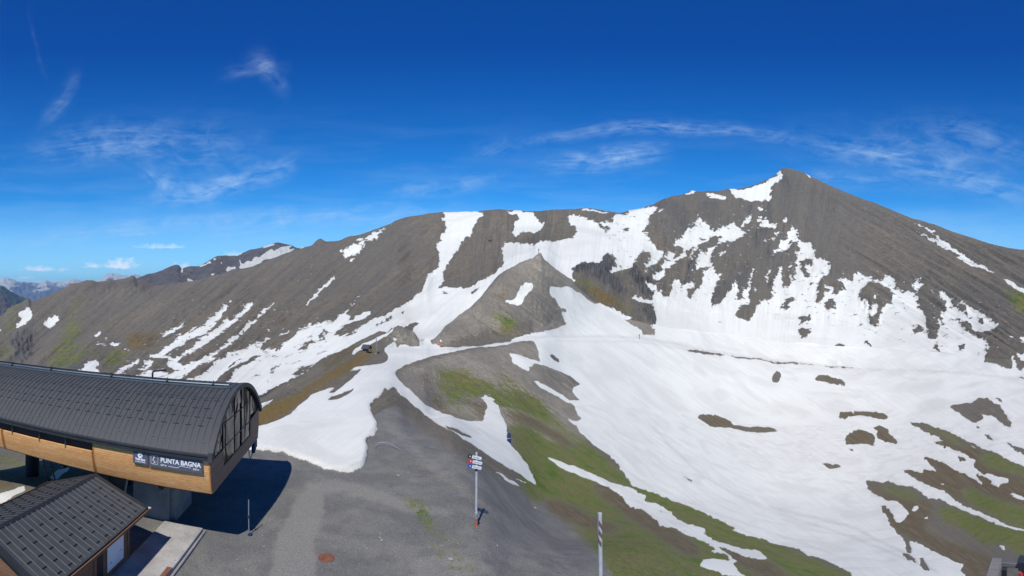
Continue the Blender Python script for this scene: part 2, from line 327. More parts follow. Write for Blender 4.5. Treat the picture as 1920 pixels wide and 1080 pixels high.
M s f 1540,310 1570,240 1640,210 1640,240 1690,265 1685,295 1580,315
M s f 1690,300 1770,295 1730,350 1695,335
M s f 1520,85 1595,75 1590,120 1560,127
M s f 1670,108 1725,98 1710,115 1680,120
M s f 1820,220 1860,160 1885,215 1870,247
M s f 1720,410 1790,378 1740,445
M s f 1703,448 1732,455 1715,482
M s f 1165,540 1185,555 1130,620 1095,680 1060,688 1100,620 1150,590
M s f 1465,785 1488,795 1442,970 1420,1050 1380,1100 1330,1100 1400,1000 1428,920
M s f 1280,960 1290,980 1270,1060 1290,1100 1190,1100
M s f 205,1000 280,990 330,1050 330,1100 250,1060
M s f 515,940 590,950 620,1000 660,1010 690,965 770,985 750,1030 690,1040 680,1100 500,1100 530,1040
M s f 1648,830 1687,815 1662,900 1652,975 1633,960 1635,900
M s f 335,130 360,122 392,125 380,150
M s f 1632,490 1658,483 1647,527
M s f 1313,640 1350,622 1347,655
M s f 1308,890 1340,865 1320,905
M s f 1360,750 1410,715 1400,735 1375,755
M s f 170,825 205,830 210,860 180,850
M s f 985,300 1025,292 1020,308
N s f 88,960 100,922 125,925 110,967
N s f 995,765 1028,752 1022,778
N s f 320,720 345,660 345,690 325,730
O s f 1362,352 1385,357 1410,350 1432,342 1450,330 1464,318 1467,338 1445,350 1442,365 1430,380 1405,380 1385,375 1375,365
O s f 1322,361 1335,361 1360,372 1367,381 1350,378 1330,370
O s f 1280,363 1297,356 1308,360 1290,365
D s f -20,260 0,258 35,277 10,307 -20,300
D s f 1035,450 1100,470 1140,495 1180,500 1222,537 1165,512 1230,560 1290,585 1340,630 1410,680 1500,740 1580,780 1640,835 1560,800 1480,745 1440,730 1510,770 1532,797 1460,765 1390,725 1350,700 1400,700 1330,660 1240,620 1150,570 1052,512 1090,525 1160,560 1255,605 1200,550 1130,500 1060,465
D s f 1683,853 1760,888 1851,938 1950,985 1950,1010 1851,970 1780,930 1720,895
D s f 1810,910 1851,930 1900,955 1851,940
D s f 1045,910 1075,868 1125,898 1085,962 1060,952
D s f 975,880 995,905 995,922 982,905
D s f 1183,952 1202,968 1192,975
D s f 255,98 300,108 332,132 285,118
D s f 100,440 125,405 140,450 120,460
D s f 0,462 70,490 40,520 0,490
D s f 185,75 205,78 200,84
D g f 1620,890 1700,930 1851,990 1950,1040 1950,1200 1851,1120 1770,1060 1700,960
B s f 1350,104 1600,102 1640,125 1600,180 1560,240 1520,290 1480,340 1450,400 1400,450 1395,480 1370,500 1365,560 1350,600 1325,660 1420,642 1500,655 1600,610 1700,565 1740,530 1790,480 1790,420 1770,370 1851,335 2000,335 2000,700 1700,900 1500,1080 1200,1150 800,1150 400,1090 480,1010 560,1000 690,985 760,930 830,880 940,860 1000,820 1100,760 1205,680 1230,620 1240,570 1300,520 1325,450 1330,400 1290,365 1330,320 1365,240 1370,185 1335,160 1375,125
B r f 850,935 960,870 1040,835 1020,850 940,900 880,930
B r f 1040,845 1085,820 1070,840 1045,852
B r f 1055,940 1120,908 1197,890 1150,930 1130,965
B b f 1055,940 1120,908 1197,890 1150,930 1130,965
B r f 1335,680 1400,685 1380,698 1345,695
B r f 1550,675 1600,650 1640,655 1690,615 1700,620 1600,670 1570,690
B r f 1488,250 1508,248 1500,258
B s f 1525,265 1560,268 1540,295 1520,290
B s f 985,190 975,190 940,222 880,255 850,250 800,290 740,300 705,330 750,320 830,310 780,340 745,345 680,370 610,400 640,447 680,440 760,390 800,340 880,290 930,240
B s f 722,428 690,455 640,508 628,522 668,487 722,438
B s f 582,580 520,618 450,678 390,738 350,788 343,808 402,752 442,722 472,682 540,632 578,592
B s f 768,688 740,718 700,778 650,838 600,888 560,928 500,1000 540,975 600,905 655,850 712,780 745,725
B s f 710,790 720,798 712,808
B s f 838,820 780,830 720,860 690,890 640,880 600,910 560,950 600,970 640,930 700,910 760,880 830,850
B s f 190,1020 240,980 246,990 210,1024
B s f 440,915 380,935 340,950 290,1000 240,1040 200,1075 150,1120 400,1120 480,1010 540,970 570,915 540,920
B s f 147,740 80,798 0,868 -20,890 0,888 60,842 132,762
B k f 560,590 640,520 600,570 540,640 420,700 340,800 200,950 160,990 320,800 440,660
A s f 1692,538 1660,570 1600,630 1530,700 1430,780 1395,805 1370,845 1480,800 1530,760 1600,690 1628,645 1660,600
A s f 1832,568 1760,618 1700,680 1600,740 1500,830 1400,900 1480,885 1600,795 1700,712 1780,652 1832,590
A s f 1855,685 1780,750 1700,830 1600,900 1640,892 1740,812 1855,704
A s f 1178,817 1230,768 1310,720 1352,700 1300,745 1230,792
A s f 530,1100 620,1010 660,992 710,1000 700,1040 745,1100
A s f 820,1090 940,1018 1012,972 1000,998 920,1052 870,1090
A s f 1028,1000 1100,978 1112,1010 1050,1072 1005,1062 1062,1020
A s f 105,745 140,690 180,670 135,670 145,640 200,610 220,612 243,660 220,690 170,730 120,754
A s f 316,740 320,700 360,675 400,660 437,680 400,720 390,742 350,759
A s f 672,820 715,792 724,805 705,832
A s f 680,884 720,866 730,880 778,876 760,887 690,889
A s f 793,878 840,870 862,853 857,892 820,892
A s f 890,905 935,913 930,923 895,912
A s f 748,848 778,822 766,848
A s f -20,760 8,768 -5,790
A s f 150,895 180,883 160,900
A s f 1195,752 1208,750 1203,765
A s f 620,415 640,408 632,425
A s f 830,415 860,405 845,420
A g:.72 f 130,640 60,700 10,770 -20,840 50,815 130,725
A g:.72 f 600,480 630,520 560,640 520,760 600,700 640,640 700,612 690,640 640,710 560,830 520,890 430,1040 320,1050 350,970 440,850 470,700 520,600
A g:.72 f 400,1060 500,940 640,895 730,915 600,1000 480,1070
A g:.72 f 775,850 860,708 885,730 820,845
A g:.72 f 715,1065 740,960 830,900 945,920 900,1000 800,1075
A g:.72 f -40,900 60,890 200,850 260,720 330,690 250,780 120,900 40,1000 -60,1000
A g:.72 f -60,600 60,560 200,480 330,420 380,440 250,540 100,620 -60,700
A k f 60,850 130,790 240,760 250,850 200,1000 150,1040 130,980 80,880
A o f 1260,845 1330,760 1432,690 1400,745 1300,830
A o f 880,870 980,830 1100,820 1000,920 940,900
A b f 870,800 1100,800 1200,800 1100,900 980,930
I s f 830,0 790,0 740,50 640,90 540,120 500,170 440,210 330,260 285,250 360,290 440,305 500,260 560,210 600,180 560,182 640,130 700,90 770,60
I s f 935,0 880,10 840,70 780,90 700,150 650,200 590,240 500,290 450,310 455,340 520,342 560,310 620,270 680,230 720,210 800,150 850,100 910,40
I s f 1118,-4 1070,30 1000,98 940,138 870,198 830,238 760,270 700,308 620,330 640,347 720,322 800,275 860,232 900,192 960,152 1030,92 1080,52
I s f 420,127 480,80 560,30 603,8 560,50 500,90 440,127
I s f 500,190 560,120 640,70 680,42 640,90 560,150 520,150
I s f 1316,137 1370,98 1378,108 1340,142
I s f 20,185 80,170 90,180 80,205 40,200
I s f 265,330 320,295 340,300 320,325 360,310 330,350 270,390 220,400 260,370 300,340
I s f 150,340 250,285 240,300 180,340 130,380 60,420 20,430 80,390
I s f 1920,95 1800,115 1700,115 1750,60 1800,10 1830,-30 1740,-30 1700,30 1620,60 1560,35 1500,60 1440,110 1400,130 1360,170 1330,187 1400,175 1460,150 1530,130 1510,150 1400,210 1290,230 1250,262 1280,220 1200,240 1150,235 1160,200 1252,133 1180,160 1080,190 1000,230 900,270 850,300 790,290 850,265 790,285 700,320 620,345 560,340 455,310 470,360 500,395 440,385 300,400 190,445 300,520 760,520 1060,560 1130,590 1200,550 1270,500 1400,440 1500,380 1560,330 1650,270 1750,230 1850,180 1920,140 2040,60 2040,95
I r f 425,392 470,362 508,385 490,402 450,396
I r f 510,470 600,408 720,330 840,300 820,332 700,422 610,440 560,480
I r f 790,495 880,400 1000,338 1110,275 1162,288 1050,342 960,402 900,480 850,505
I r f 1028,468 1150,403 1135,422 1060,458
I r f 1218,377 1338,318 1300,345 1240,382
I r f 1388,417 1450,370 1556,323 1500,370 1420,417
I r f 1448,227 1500,173 1552,163 1520,202 1480,228
I r f 898,355 960,300 1003,288 940,342 912,358
I r f 1578,162 1620,100 1662,93 1630,142
I r f 1190,460 1225,458 1220,472 1200,472
I r f 1215,402 1260,380 1255,400 1230,412
I r f 520,335 600,265 640,262 580,310
I r f 420,285 500,225 560,195 520,240 450,290
Z b n 740,265 640,305 540,360 320,430 180,510 0,590 0,720 60,700 240,605 320,565 370,480 450,420 560,345 700,305
I o n 1100,690 1300,600 1430,550 1560,460 1700,365 1800,315 1920,245 2040,170 2080,190 1920,330 1800,400 1640,480 1560,545 1480,590 1380,680 1270,745 1100,810
Z s n 318,562 330,520 420,455 560,400 690,330 737,272 745,285 720,325 690,370 540,442 430,512 330,567
Z s n 425,435 480,410 478,418 430,440
I s n 1668,377 1800,298 1795,310 1700,358
I s n 1130,645 1250,593 1270,588 1240,612 1170,662 1110,682
I s n 1345,500 1385,470 1375,488 1352,502
J s n 1360,-2 1200,33 1000,50 900,65 700,110 520,160 410,215 400,250 450,310 540,400 640,480 760,540 930,595 1050,600 1080,560 1085,520 1100,490 1035,405 1130,450 1180,490 1190,540 1220,590 1240,640 1250,700 1240,725 1280,780 1330,840 1390,920 1430,1000 1465,1085 1440,1075 1360,1010 1200,920 1040,810 960,760 830,680 750,640 640,560 540,480 450,400 380,345 355,362 330,345 310,385 250,440 215,480 225,550 260,600 268,660 240,710 180,740 195,800 190,880 160,940 90,985 0,985 @O 625,884 605,880 585,868 560,862 530,850 500,848 468,843 455,820 @I 1100,810 1200,793 1270,765 1370,715 1480,668 1370,700 1450,640 1550,560 1675,510 1715,508 1660,562 1760,510 1850,430 1912,378 1850,378 1795,402 1870,350 1925,343 @J 110,193 300,172 345,150 345,100 320,50 395,10 420,45 440,25 500,30 600,40 640,0 660,15 720,30 760,45 900,42 1040,35 1160,10 1300,0
O s n 786,650 788,640 784,600 812,600 806,640 812,648 840,655
J s n 395,258 420,280 450,310 490,350 470,345 430,310
J s n 535,430 610,475 600,480 550,445
J s n 1060,395 1170,445 1140,447 1080,425
J r n 760,625 850,655 1005,725 960,722 880,695 800,655
J r n 0,405 60,375 112,363 80,385 20,415 0,420
I r n 1640,618 1720,570 1870,523 1850,540 1760,590 1680,612
I r n 1665,560 1715,510 1765,508 1700,555
J s n 1105,955 1200,1000 1290,1050 1340,1080 1370,1100 1280,1070 1180,1005
J s n 1265,1015 1330,1035 1400,1060 1390,1068 1300,1035
J s n 1252,90 1300,100 1400,130 1450,160 1500,175 1430,150 1440,190 1380,185 1415,230 1370,215 1300,160
J s n 1430,292 1480,300 1560,350 1640,400 1720,440 1700,460 1640,430 1520,360
J s n 1268,258 1290,262 1288,272
J s n 1645,540 1700,580 1760,640 1740,600
H s n 250,142 330,168 440,206 550,248 650,294 740,338 830,362 905,388 1000,440 995,480 1080,490 1195,565 1200,580 1280,635 1400,670 1450,690 1440,730 1530,780 1640,810 1700,830 1760,850 1820,890 1740,835 1850,850 1930,920 1850,920 1760,900 1640,850 1580,830 1540,830 1620,880 1690,930 1660,950 1700,1010 1760,1060 1600,1040 1500,1000 1405,965 1430,915 1540,915 1640,925 1600,880 1530,865 1460,855 1530,845 1450,790 1300,730 1230,690 1180,675 1110,665 1080,620 1000,560 870,512 830,455 790,420 720,378 640,340 560,312 440,262 330,206
C s n 0,745 30,740 60,660 95,620 130,615 160,645 130,690 100,740 70,770 30,782 -50,775 -60,755
O s n 736,637 742,634 744,640 732,639
C k a 440,510 500,490 640,465 690,398 755,500 700,560 760,600 870,740 760,700 560,560 450,560
C k f 850,520 885,485 930,560 1010,650 1020,750 960,750 880,650 840,560
C k a 940,780 1020,790 1045,850 1040,925 980,900 940,830
C g a 445,565 560,605 640,690 760,745 840,800 930,830 880,860 760,800 650,745 560,695 480,630
C o a 450,585 600,650 760,760 900,860 760,820 600,720
M k f 680,740 760,740 740,850 700,900 720,1000 680,980 690,860
M k f 1480,40 1460,160 1380,180 1400,60
M k f 310,20 430,30 400,110 330,100
D k f 95,68 120,100 155,130 150,165 110,160 90,120
N k f 240,380 300,340 260,480 350,560 340,700 320,760 300,1000 240,900 250,860 330,700 290,560 200,600
C g n -40,880 20,900 60,950 20,1000 -80,960
Z g n 1640,70 1760,150 1860,260 1880,330 1800,300 1700,180
Z g n 1440,320 1520,360 1570,420 1500,400
B o n 1700,750 1780,690 1851,620 1860,640 1800,740 1740,770
H r n 690,365 735,370 725,378
H r n 1095,535 1130,555 1175,575 1120,560
H r n 1285,697 1318,705 1300,713
L s f 0,0 1,1 2,2
"""
PX0, PX1, PY0, PY1 = -400, 2320, 300, 1300
W_, H_ = PX1 - PX0, PY1 - PY0
def fill_poly(img, pts, val):
    p = np.array(pts, float); x = p[:, 0] - PX0; y = p[:, 1] - PY0
    y0 = max(0, int(math.floor(y.min()))); y1 = min(H_ - 1, int(math.ceil(y.max())))
    x2 = np.roll(x, -1); y2 = np.roll(y, -1)
    for r in range(y0, y1 + 1):
        yc = r + 0.5
        m = (y <= yc) != (y2 <= yc)
        if not m.any(): continue
        xs = np.sort(x[m] + (yc - y[m]) / (y2[m] - y[m]) * (x2[m] - x[m]))
        for a, b in zip(xs[::2], xs[1::2]):
            ia, ib = int(math.ceil(a - 0.5)), int(math.floor(b - 0.5))
            if ib == ia - 1 and b - a > .3: ib = ia
            ia = max(ia, 0); ib = min(ib, W_ - 1)
            if ib >= ia: img[r, ia:ib + 1] = val
def parse_cover():
    im = {(c, l): np.zeros((H_, W_), np.float32) for c in 'sgbokvlmw' for l in 'fn'}
    for line in COVER.strip().splitlines():
        t = line.split(); tile, cls, lay = t[:3]; pts = []; wv = 1.0
        if ':' in cls: cls, wv = cls.split(':'); wv = float(wv)
        ox, oy, k = TILES[tile]
        for q in t[3:]:
            if q[0] == '@': ox, oy, k = TILES[q[1]]; continue
            a, b = q.split(','); pts.append((ox + float(a) / k, oy + float(b) / k))
        for l in ('fn' if lay == 'a' else lay):
            if cls == 's': fill_poly(im[('s', l)], pts, wv)
            elif cls == 'r': fill_poly(im[('s', l)], pts, 0.0)
            elif cls == 'g': fill_poly(im[('g', l)], pts, wv); fill_poly(im[('b', l)], pts, 0.0)
            elif cls == 'b': fill_poly(im[('b', l)], pts, wv); fill_poly(im[('g', l)], pts, 0.0)
            else: fill_poly(im[(cls, l)], pts, wv)
    return im
DIRT = """
O 3 980,633 1100,630 1200,634 1290,650
O 2.5 1290,652 1440,676 1600,690 1760,698 1990,716
O 2 1040,638 1200,642 1290,656
O 3 1225,800 1260,840 1320,895 1400,940 1480,970 1590,1005 1660,1032 1760,1075
O 2 1100,840 1200,900 1330,960 1450,1000 1560,1040
O 4 1440,950 1520,970 1600,990 1700,1040
O 5 620,884 650,886 680,870 690,845 692,820 706,800
O 4 480,846 520,850 560,864 610,884
O 5 840,655 900,645 960,640
"""
def parse_dirt():  # dirty tracks, plus grey strokes along the front of the snow tongue
    img = np.zeros((H_, W_), np.float32)
    for l in DIRT.strip().splitlines():
        q = l.split(); w_ = float(q[1]) / 2; pts = [tuple(map(float, a.split(','))) for a in q[2:]]
        for (x0, y0), (x1, y1) in zip(pts[:-1], pts[1:]):
            L = math.hypot(x1 - x0, y1 - y0); nx, ny = -(y1 - y0) / L * w_, (x1 - x0) / L * w_
            fill_poly(img, [(x0 + nx, y0 + ny), (x1 + nx, y1 + ny), (x1 - nx, y1 - ny), (x0 - nx, y0 - ny)], 1.0)
    return img
def box_blur(a, r):
    if r < 1: return a
    for ax in (0, 1):
        p = np.pad(a, [(r + 1, r) if i == ax else (0, 0) for i in (0, 1)], mode='edge')
        c = np.cumsum(p, axis=ax, dtype=np.float64)
        n = a.shape[ax]
        a = ((c.take(range(2 * r + 1, 2 * r + 1 + n), axis=ax) - c.take(range(0, n), axis=ax)) / (2 * r + 1)).astype(np.float32)
    return a
def sample(img, px, py):
    x = np.clip(px - PX0 - 0.5, 0, W_ - 1.001); y = np.clip(py - PY0 - 0.5, 0, H_ - 1.001)
    i = x.astype(np.int32); j = y.astype(np.int32); fx = (x - i).astype(np.float32); fy = (y - j).astype(np.float32)
    return (img[j, i] * (1 - fx) + img[j, i + 1] * fx) * (1 - fy) + (img[j + 1, i] * (1 - fx) + img[j + 1, i + 1] * fx) * fy
# ------------------------------------------------------------------ numpy value noise
def _hash(ix, iy, seed):
    n = (ix.astype(np.int64) * 374761393 + iy.astype(np.int64) * 668265263 + seed * 982451653) & 0xFFFFFFFF
    n = ((n ^ (n >> 13)) * 1274126177) & 0xFFFFFFFF
    n = n ^ (n >> 16)
    return (n & 0xFFFF).astype(np.float32) / 65535.0
def vnoise(x, y, seed=0):
    ix = np.floor(x); iy = np.floor(y); fx = (x - ix).astype(np.float32); fy = (y - iy).astype(np.float32)
    fx = fx * fx * (3 - 2 * fx); fy = fy * fy * (3 - 2 * fy)
    ix = ix.astype(np.int64); iy = iy.astype(np.int64)
    a = _hash(ix, iy, seed); b = _hash(ix + 1, iy, seed); c = _hash(ix, iy + 1, seed); d = _hash(ix + 1, iy + 1, seed)
    return (a * (1 - fx) + b * fx) * (1 - fy) + (c * (1 - fx) + d * fx) * fy - 0.5
def fbm(x, y, octs=4, gain=0.5, seed=0):
    s = 0; amp = 1.0; t = 0
    for o in range(octs):
        s = s + amp * vnoise(x * 2 ** o + 17.3 * o, y * 2 ** o - 9.1 * o, seed + o); t += amp; amp *= gain
    return s * 2 / t
# ------------------------------------------------------------------ terrain: profiles along azimuths (r metres; value = height 'z' or picture row)
def Zs(*v): return [('z', a) for a in v]
NEAR_R = [3, 20, 28]
COLS = {
 -400: ([3,20,28,36,46,62,90,100,140,200,300,420,560,740,900], [('z',v) for v in (0,0,0,-.3,-2.5,-7,-15,-18,-28,-40,-52,-60,-64,-64,-60)]),
 0:    ([3,20,28,36,46,62,90,100,140,200,300,420,560,740,900], [('z',v) for v in (0,0,0,0,-2,-6.6,-14,-17,-27,-38,-50,-57,-60,-54,-30)]),
 200:  ([3,20,28,36,46,62,90,100,140,200,300,420,580,780,1000], [('z',v) for v in (0,0,0,0,-.6,-3.2,-9,-12,-21,-31,-42,-46,-38,-10,46)]),
 400:  ([3,20,28,36,46,58,72,80,110,160,220,320,500,700,900], [('z',v) for v in (0,0,0,0,0,-.2,-1.5,-4,-13,-26,-33,-36,-16,28,59)]),
 480:  ([3,20,28,36,44,52,62,66,72,100,230,330,520,720,880], [('z',v) for v in (0,0,0,0,0,.1,.2,.2)]+[748]+[('z',v) for v in (-14,-34,-36,-10,42)]+[491]),
 560:  ([3,20,28,36,44,56,70,80,110,150,280,380,540,700,860], [('z',v) for v in (0,0,0,0,0,.1,0,-.4)]+[706]+[('z',v) for v in (-18,-32,-26,0,50)]+[465]),
 620:  ([3,20,28,36,44,58,80,100,140,175,300,400,540,690,840], [('z',v) for v in (0,0,0,0,0,0,-.3,-.7)]+[668]+[('z',v) for v in (-14,-24,-18,8,50)]+[455]),
 680:  ([3,20,28,36,44,58,85,140,185,215,320,410,540,680,820], [('z',v) for v in (0,0,0,0,0,0,-.5,-2.8)]+[637]+[('z',v) for v in (-12,-13.5,-8,14,56)]+[437]),
 728:  ([3,20,28,36,44,65,95,160,190,222,330,420,550,680,810], [('z',v) for v in (0,0,0,0,0,-.1,-1.2,-3.2)]+[622]+[('z',v) for v in (-7,-8,0,28,72)]+[415]),
 746:  ([3,20,28,36,46,68,105,170,192,222,330,420,550,680,810], [('z',v) for v in (0,0,0,0,0,-.6,-2.4,-3.0)]+[612]+[('z',v) for v in (-4,-5.5,2,30,80)]+[412]),
 770:  ([3,20,28,36,48,72,128,170,190,222,330,420,550,680,810], [('z',v) for v in (0,0,0,0,-.1,-2.2,-3.4,-3.2)]+[618]+[('z',v) for v in (-5,-7,0,28,78)]+[405]),
 787:  ([3,20,28,36,49,76,142,168,182,222,325,410,535,680,800], [('z',v) for v in (0,0,0,0,-.2,-3.2,-3.7,-3.5)]+[642]+[('z',v) for v in (-6,-7.6,0,26,80)]+[403]),
 797:  ([3,20,28,36,50,80,146,168,195,230,320,400,520,680,800], [('z',v) for v in (0,0,0,0,-.3,-3.9,-3.8,-3.6,-4.8,-6.5,-7.8,0,24,82)]+[402]),
 810:  ([3,20,28,37,53,86,154,172,192,230,320,400,520,680,800], [('z',v) for v in (0,0,0,0,-.6,-5.2,-4.3,-4.2)]+[640]+[('z',v) for v in (-6,-7,3,30,86)]+[400]),
 850:  ([3,20,28,40,62,100,168,177,235,270,330,430,580,700,800], [('z',v) for v in (0,0,0,-.1,-2,-7.5)]+[658,650,598]+[('z',v) for v in (-4,-2,14,52,98)]+[400]),
 900:  ([3,20,28,40,60,105,174,184,270,310,370,450,560,690,800], [('z',v) for v in (0,0,0,-1,-4.6,-9.2)]+[650,645,559]+[('z',v) for v in (2,3,25,52,98)]+[396]),
 960:  ([3,20,28,43,68,118,188,197,300,340,400,480,600,700,800], [('z',v) for v in (0,-.1,-1.0,-4.6,-9.6,-12.3)]+[641,637,502]+[('z',v) for v in (22,27,46,76,113)]+[394]),
 1014: ([3,20,28,48,78,130,205,214,320,355,420,500,600,700,800], [('z',v) for v in (0,-.5,-1.4,-8.5,-15.5,-17.5)]+[637,632,476]+[('z',v) for v in (37,46,64,88,115)]+[399]),
 1060: ([3,20,29,54,88,155,250,260,340,375,430,500,600,700,830], [('z',v) for v in (0,-.9,-2.2,-11.5,-19,-21)]+[637,632,518]+[('z',v) for v in (25,33,50,76,114)]+[391]),
 1120: ([3,20,30,58,98,185,290,302,370,420,470,540,620,720,850], [('z',v) for v in (0,-1.2,-2.8,-13.6,-23.5,-26.5)]+[638,632,570,530,505,478,452,425,401]),
 1180: ([3,20,32,62,107,215,330,342,390,430,500,580,670,760,850], [('z',v) for v in (0,-1.6,-3.8,-15.5,-29,-35)]+[640,634,600,570,528,490,455,425,400]),
 1240: ([3,20,36,70,122,255,370,382,430,480,550,640,730,810,880], [('z',v) for v in (0,-2.2,-6,-19.5,-35.5,-45)]+[646,641,612,580,540,495,455,415,372]),
 1300: ([3,20,42,80,142,285,400,412,460,520,590,680,780,860,930], [('z',v) for v in (0,-2.8,-9.5,-24.5,-42,-54)]+[658,653,620,585,548,500,450,405,360]),
 1400: ([3,20,55,110,192,315,450,462,520,580,660,760,860,950,1020], [('z',v) for v in (0,-4,-17,-39,-60,-68.5)]+[677,672,630,590,545,490,440,395,352]),
 1467: ([3,20,64,125,212,335,480,492,550,620,700,800,900,1000,1060], [('z',v) for v in (0,-5,-22,-47,-68,-75)]+[686,681,640,600,550,490,430,370,317]),
 1600: ([3,20,76,140,226,345,500,512,560,620,690,780,870,960,1030], [('z',v) for v in (0,-6,-30,-54,-73,-78)]+[695,690,650,612,570,515,460,405,366]),
 1700: ([3,20,78,138,216,335,490,502,550,600,670,750,830,910,980], [('z',v) for v in (0,-7,-31,-53,-69,-77)]+[698,693,655,620,580,530,485,440,405]),
 1800: ([3,20,75,130,202,315,460,472,515,560,620,690,760,830,900], [('z',v) for v in (0,-7.5,-30,-50,-64,-71)]+[703,698,665,635,600,560,515,475,439]),
 1900: ([3,20,70,120,188,295,430,440,480,520,570,630,700,760,820], [('z',v) for v in (0,-7.5,-28,-45,-58,-65)]+[711,706,675,645,612,575,535,500,466]),
 2100: ([3,20,68,115,178,275,400,410,445,480,520,570,630,690,750], [('z',v) for v in (0,-7.5,-26,-42,-54,-60)]+[716,711,690,665,640,610,575,545,505]),
 2320: ([3,20,68,115,178,275,400,410,445,480,520,570,630,690,750], [('z',v) for v in (0,-7.5,-26,-42,-54,-60)]+[718,713,695,675,650,620,590,565,540]),
}
RIDGE = [(-400,640),(-100,612),(5,592),(15,579),(25,572),(35,570),(44,565),(50,560),(55,559),(58,566),(75,560),(90,554),(106,546),(120,540),(130,532.5),(147,530),(161,526),(172,525),(181,529),(195,527.5),(206,524),(215,526),(235,521),(243,519),(249,516),(254,520),(256,526),(269,527.5),(277.5,530),(282.5,536),(290,537),(315,534),(335,530),(365,527.5),(384,521),(400,517.5),(424,511),(435,505),(475,503),(480,497),(506,487),(532,476),(558,468.5),(584,462),(591.5,453),(600.6,446.5),(612,454),(635.6,454),(651,444),(677,441),(700,432),(734,420.5),(739,415),(760,407.6),(791,403.7),(806.7,400),(830,398.5),(895,397.7),(910,394.6),(936,393),(960,395.4),(1001.5,398),(1035,394),(1064,394.6),(1082,394),(1097,389.4),(1121,393),(1141.5,398.5),(1150.6,403.7),(1165,404),(1180,394),(1198.5,394),(1211.5,388),(1227,384.5),(1230,380),(1245,372.6),(1260,368),(1285,364),(1297,357),(1310,360),(1325,358),(1345,360),(1365,354),(1380,356),(1410,350),(1430,342),(1440,337),(1455.6,326),(1464.6,316.5),(1471,315),(1489,317.6),(1505,323),(1525.6,333.7),(1569.6,354.4),(1595.6,365),(1621.5,375),(1639.6,380),(1673,394.6),(1707,409),(1751,420.6),(1790,436),(1829,448),(1855,457),(1893.7,466),(1920,468.5),(2100,505),(2320,540)]
CREST = [(480,748),(525,722),(575,700),(592,682),(625,665),(662,645),(680,637),(712,620),(726,624),(735,614),(746,610.5),(759,614),(766,619),(776,622),(783,632),(787,643),(790,648)]
CREST2 = [(806,645),(812,640),(820,630),(835,612),(850,600),(862,590),(868,587),(880,578),(897,562),(912,543),(926,525),(945,508),(960,502),(975,492),(999,484),(1006,478),(1014,474),(1017,480),(1020,487),(1038,502),(1064,520),(1080,528)]

def pchip_slopes(x, y):
    # x: (n,) or (n,m); y: (n,m) monotone cubic slopes (Fritsch-Carlson)
    h = np.diff(x, axis=0); d = np.diff(y, axis=0) / h
    m = np.zeros_like(y)
    w1 = 2 * h[1:] + h[:-1]; w2 = h[1:] + 2 * h[:-1]
    same = (d[:-1] * d[1:]) > 0
    with np.errstate(divide='ignore', invalid='ignore'):
        hm = (w1 + w2) / (w1 / d[:-1] + w2 / d[1:])
    m[1:-1] = np.where(same, hm, 0)
    m[0] = d[0]; m[-1] = d[-1]
    return m
def herm(x0, x1, y0, y1, m0, m1, x):
    h = x1 - x0; t = (x - x0) / h
    return (2*t**3 - 3*t**2 + 1) * y0 + (t**3 - 2*t**2 + t) * h * m0 + (-2*t**3 + 3*t**2) * y1 + (t**3 - t**2) * h * m1
def interp_pchip(X, Y, x):
    X = np.asarray(X, float)[:, None]; Y = np.asarray(Y, float)[:, None]
    m = pchip_slopes(X, Y); X = X[:, 0]; Y = Y[:, 0]; m = m[:, 0]
    i = np.clip(np.searchsorted(X, x) - 1, 0, len(X) - 2)
    return herm(X[i], X[i+1], Y[i], Y[i+1], m[i], m[i+1], x)
def z_of(py, r): return CAMZ - (py - HOR) / FPX * r
def py_of(z, r): return HOR + (CAMZ - z) / r * FPX

class TerrainField: pass
TF = TerrainField()
def build_profiles(pxs):
    cx = np.array(sorted(COLS)); n = 15
    Rr = np.zeros((n, len(pxs))); Zz = np.zeros((n, len(pxs)))
    for k in range(n):
        rr = np.array([COLS[c][0][k] for c in cx], float)
        zz = []
        for c in cx:
            v = COLS[c][1][k]
            zz.append(v[1] if isinstance(v, tuple) else z_of(v, COLS[c][0][k]))
        zz = np.array(zz)
        r = np.exp(interp_pchip(cx, np.log(rr), pxs))
        if k <= 4: z = interp_pchip(cx, zz, pxs)
        else: z = z_of(interp_pchip(cx, py_of(zz, rr), pxs), r)
        Rr[k] = r; Zz[k] = z
    # exact silhouettes
    ridge = np.interp(pxs, *zip(*RIDGE)); ridge += 0.9 * fbm(pxs / 7, pxs * 0, 3, .6, 71) 
    Zz[14] = z_of(ridge, Rr[14])
    for C_ in (CREST, CREST2):
        a, b = C_[0][0], C_[-1][0]
        m = (pxs >= a) & (pxs <= b)
        cr = np.interp(pxs, *zip(*C_)) + 1.5 * fbm(pxs / 7, pxs * 0, 3, .65, 5)
        fade = np.clip(np.minimum(pxs - a, b - pxs) / 8.0, 0, 1)
        Zz[8] = np.where(m, Zz[8] * (1 - fade) + z_of(cr, Rr[8]) * fade, Zz[8])
    r15 = Rr[14] * 1.12; z15 = Zz[14] - 0.12 * Rr[14] * 0.55
    r16 = Rr[14] * 1.6; z16 = Zz[14] - 260 - 0.1 * Rr[14]
    return np.vstack([Rr, r15, r16]), np.vstack([Zz, z15, z16])

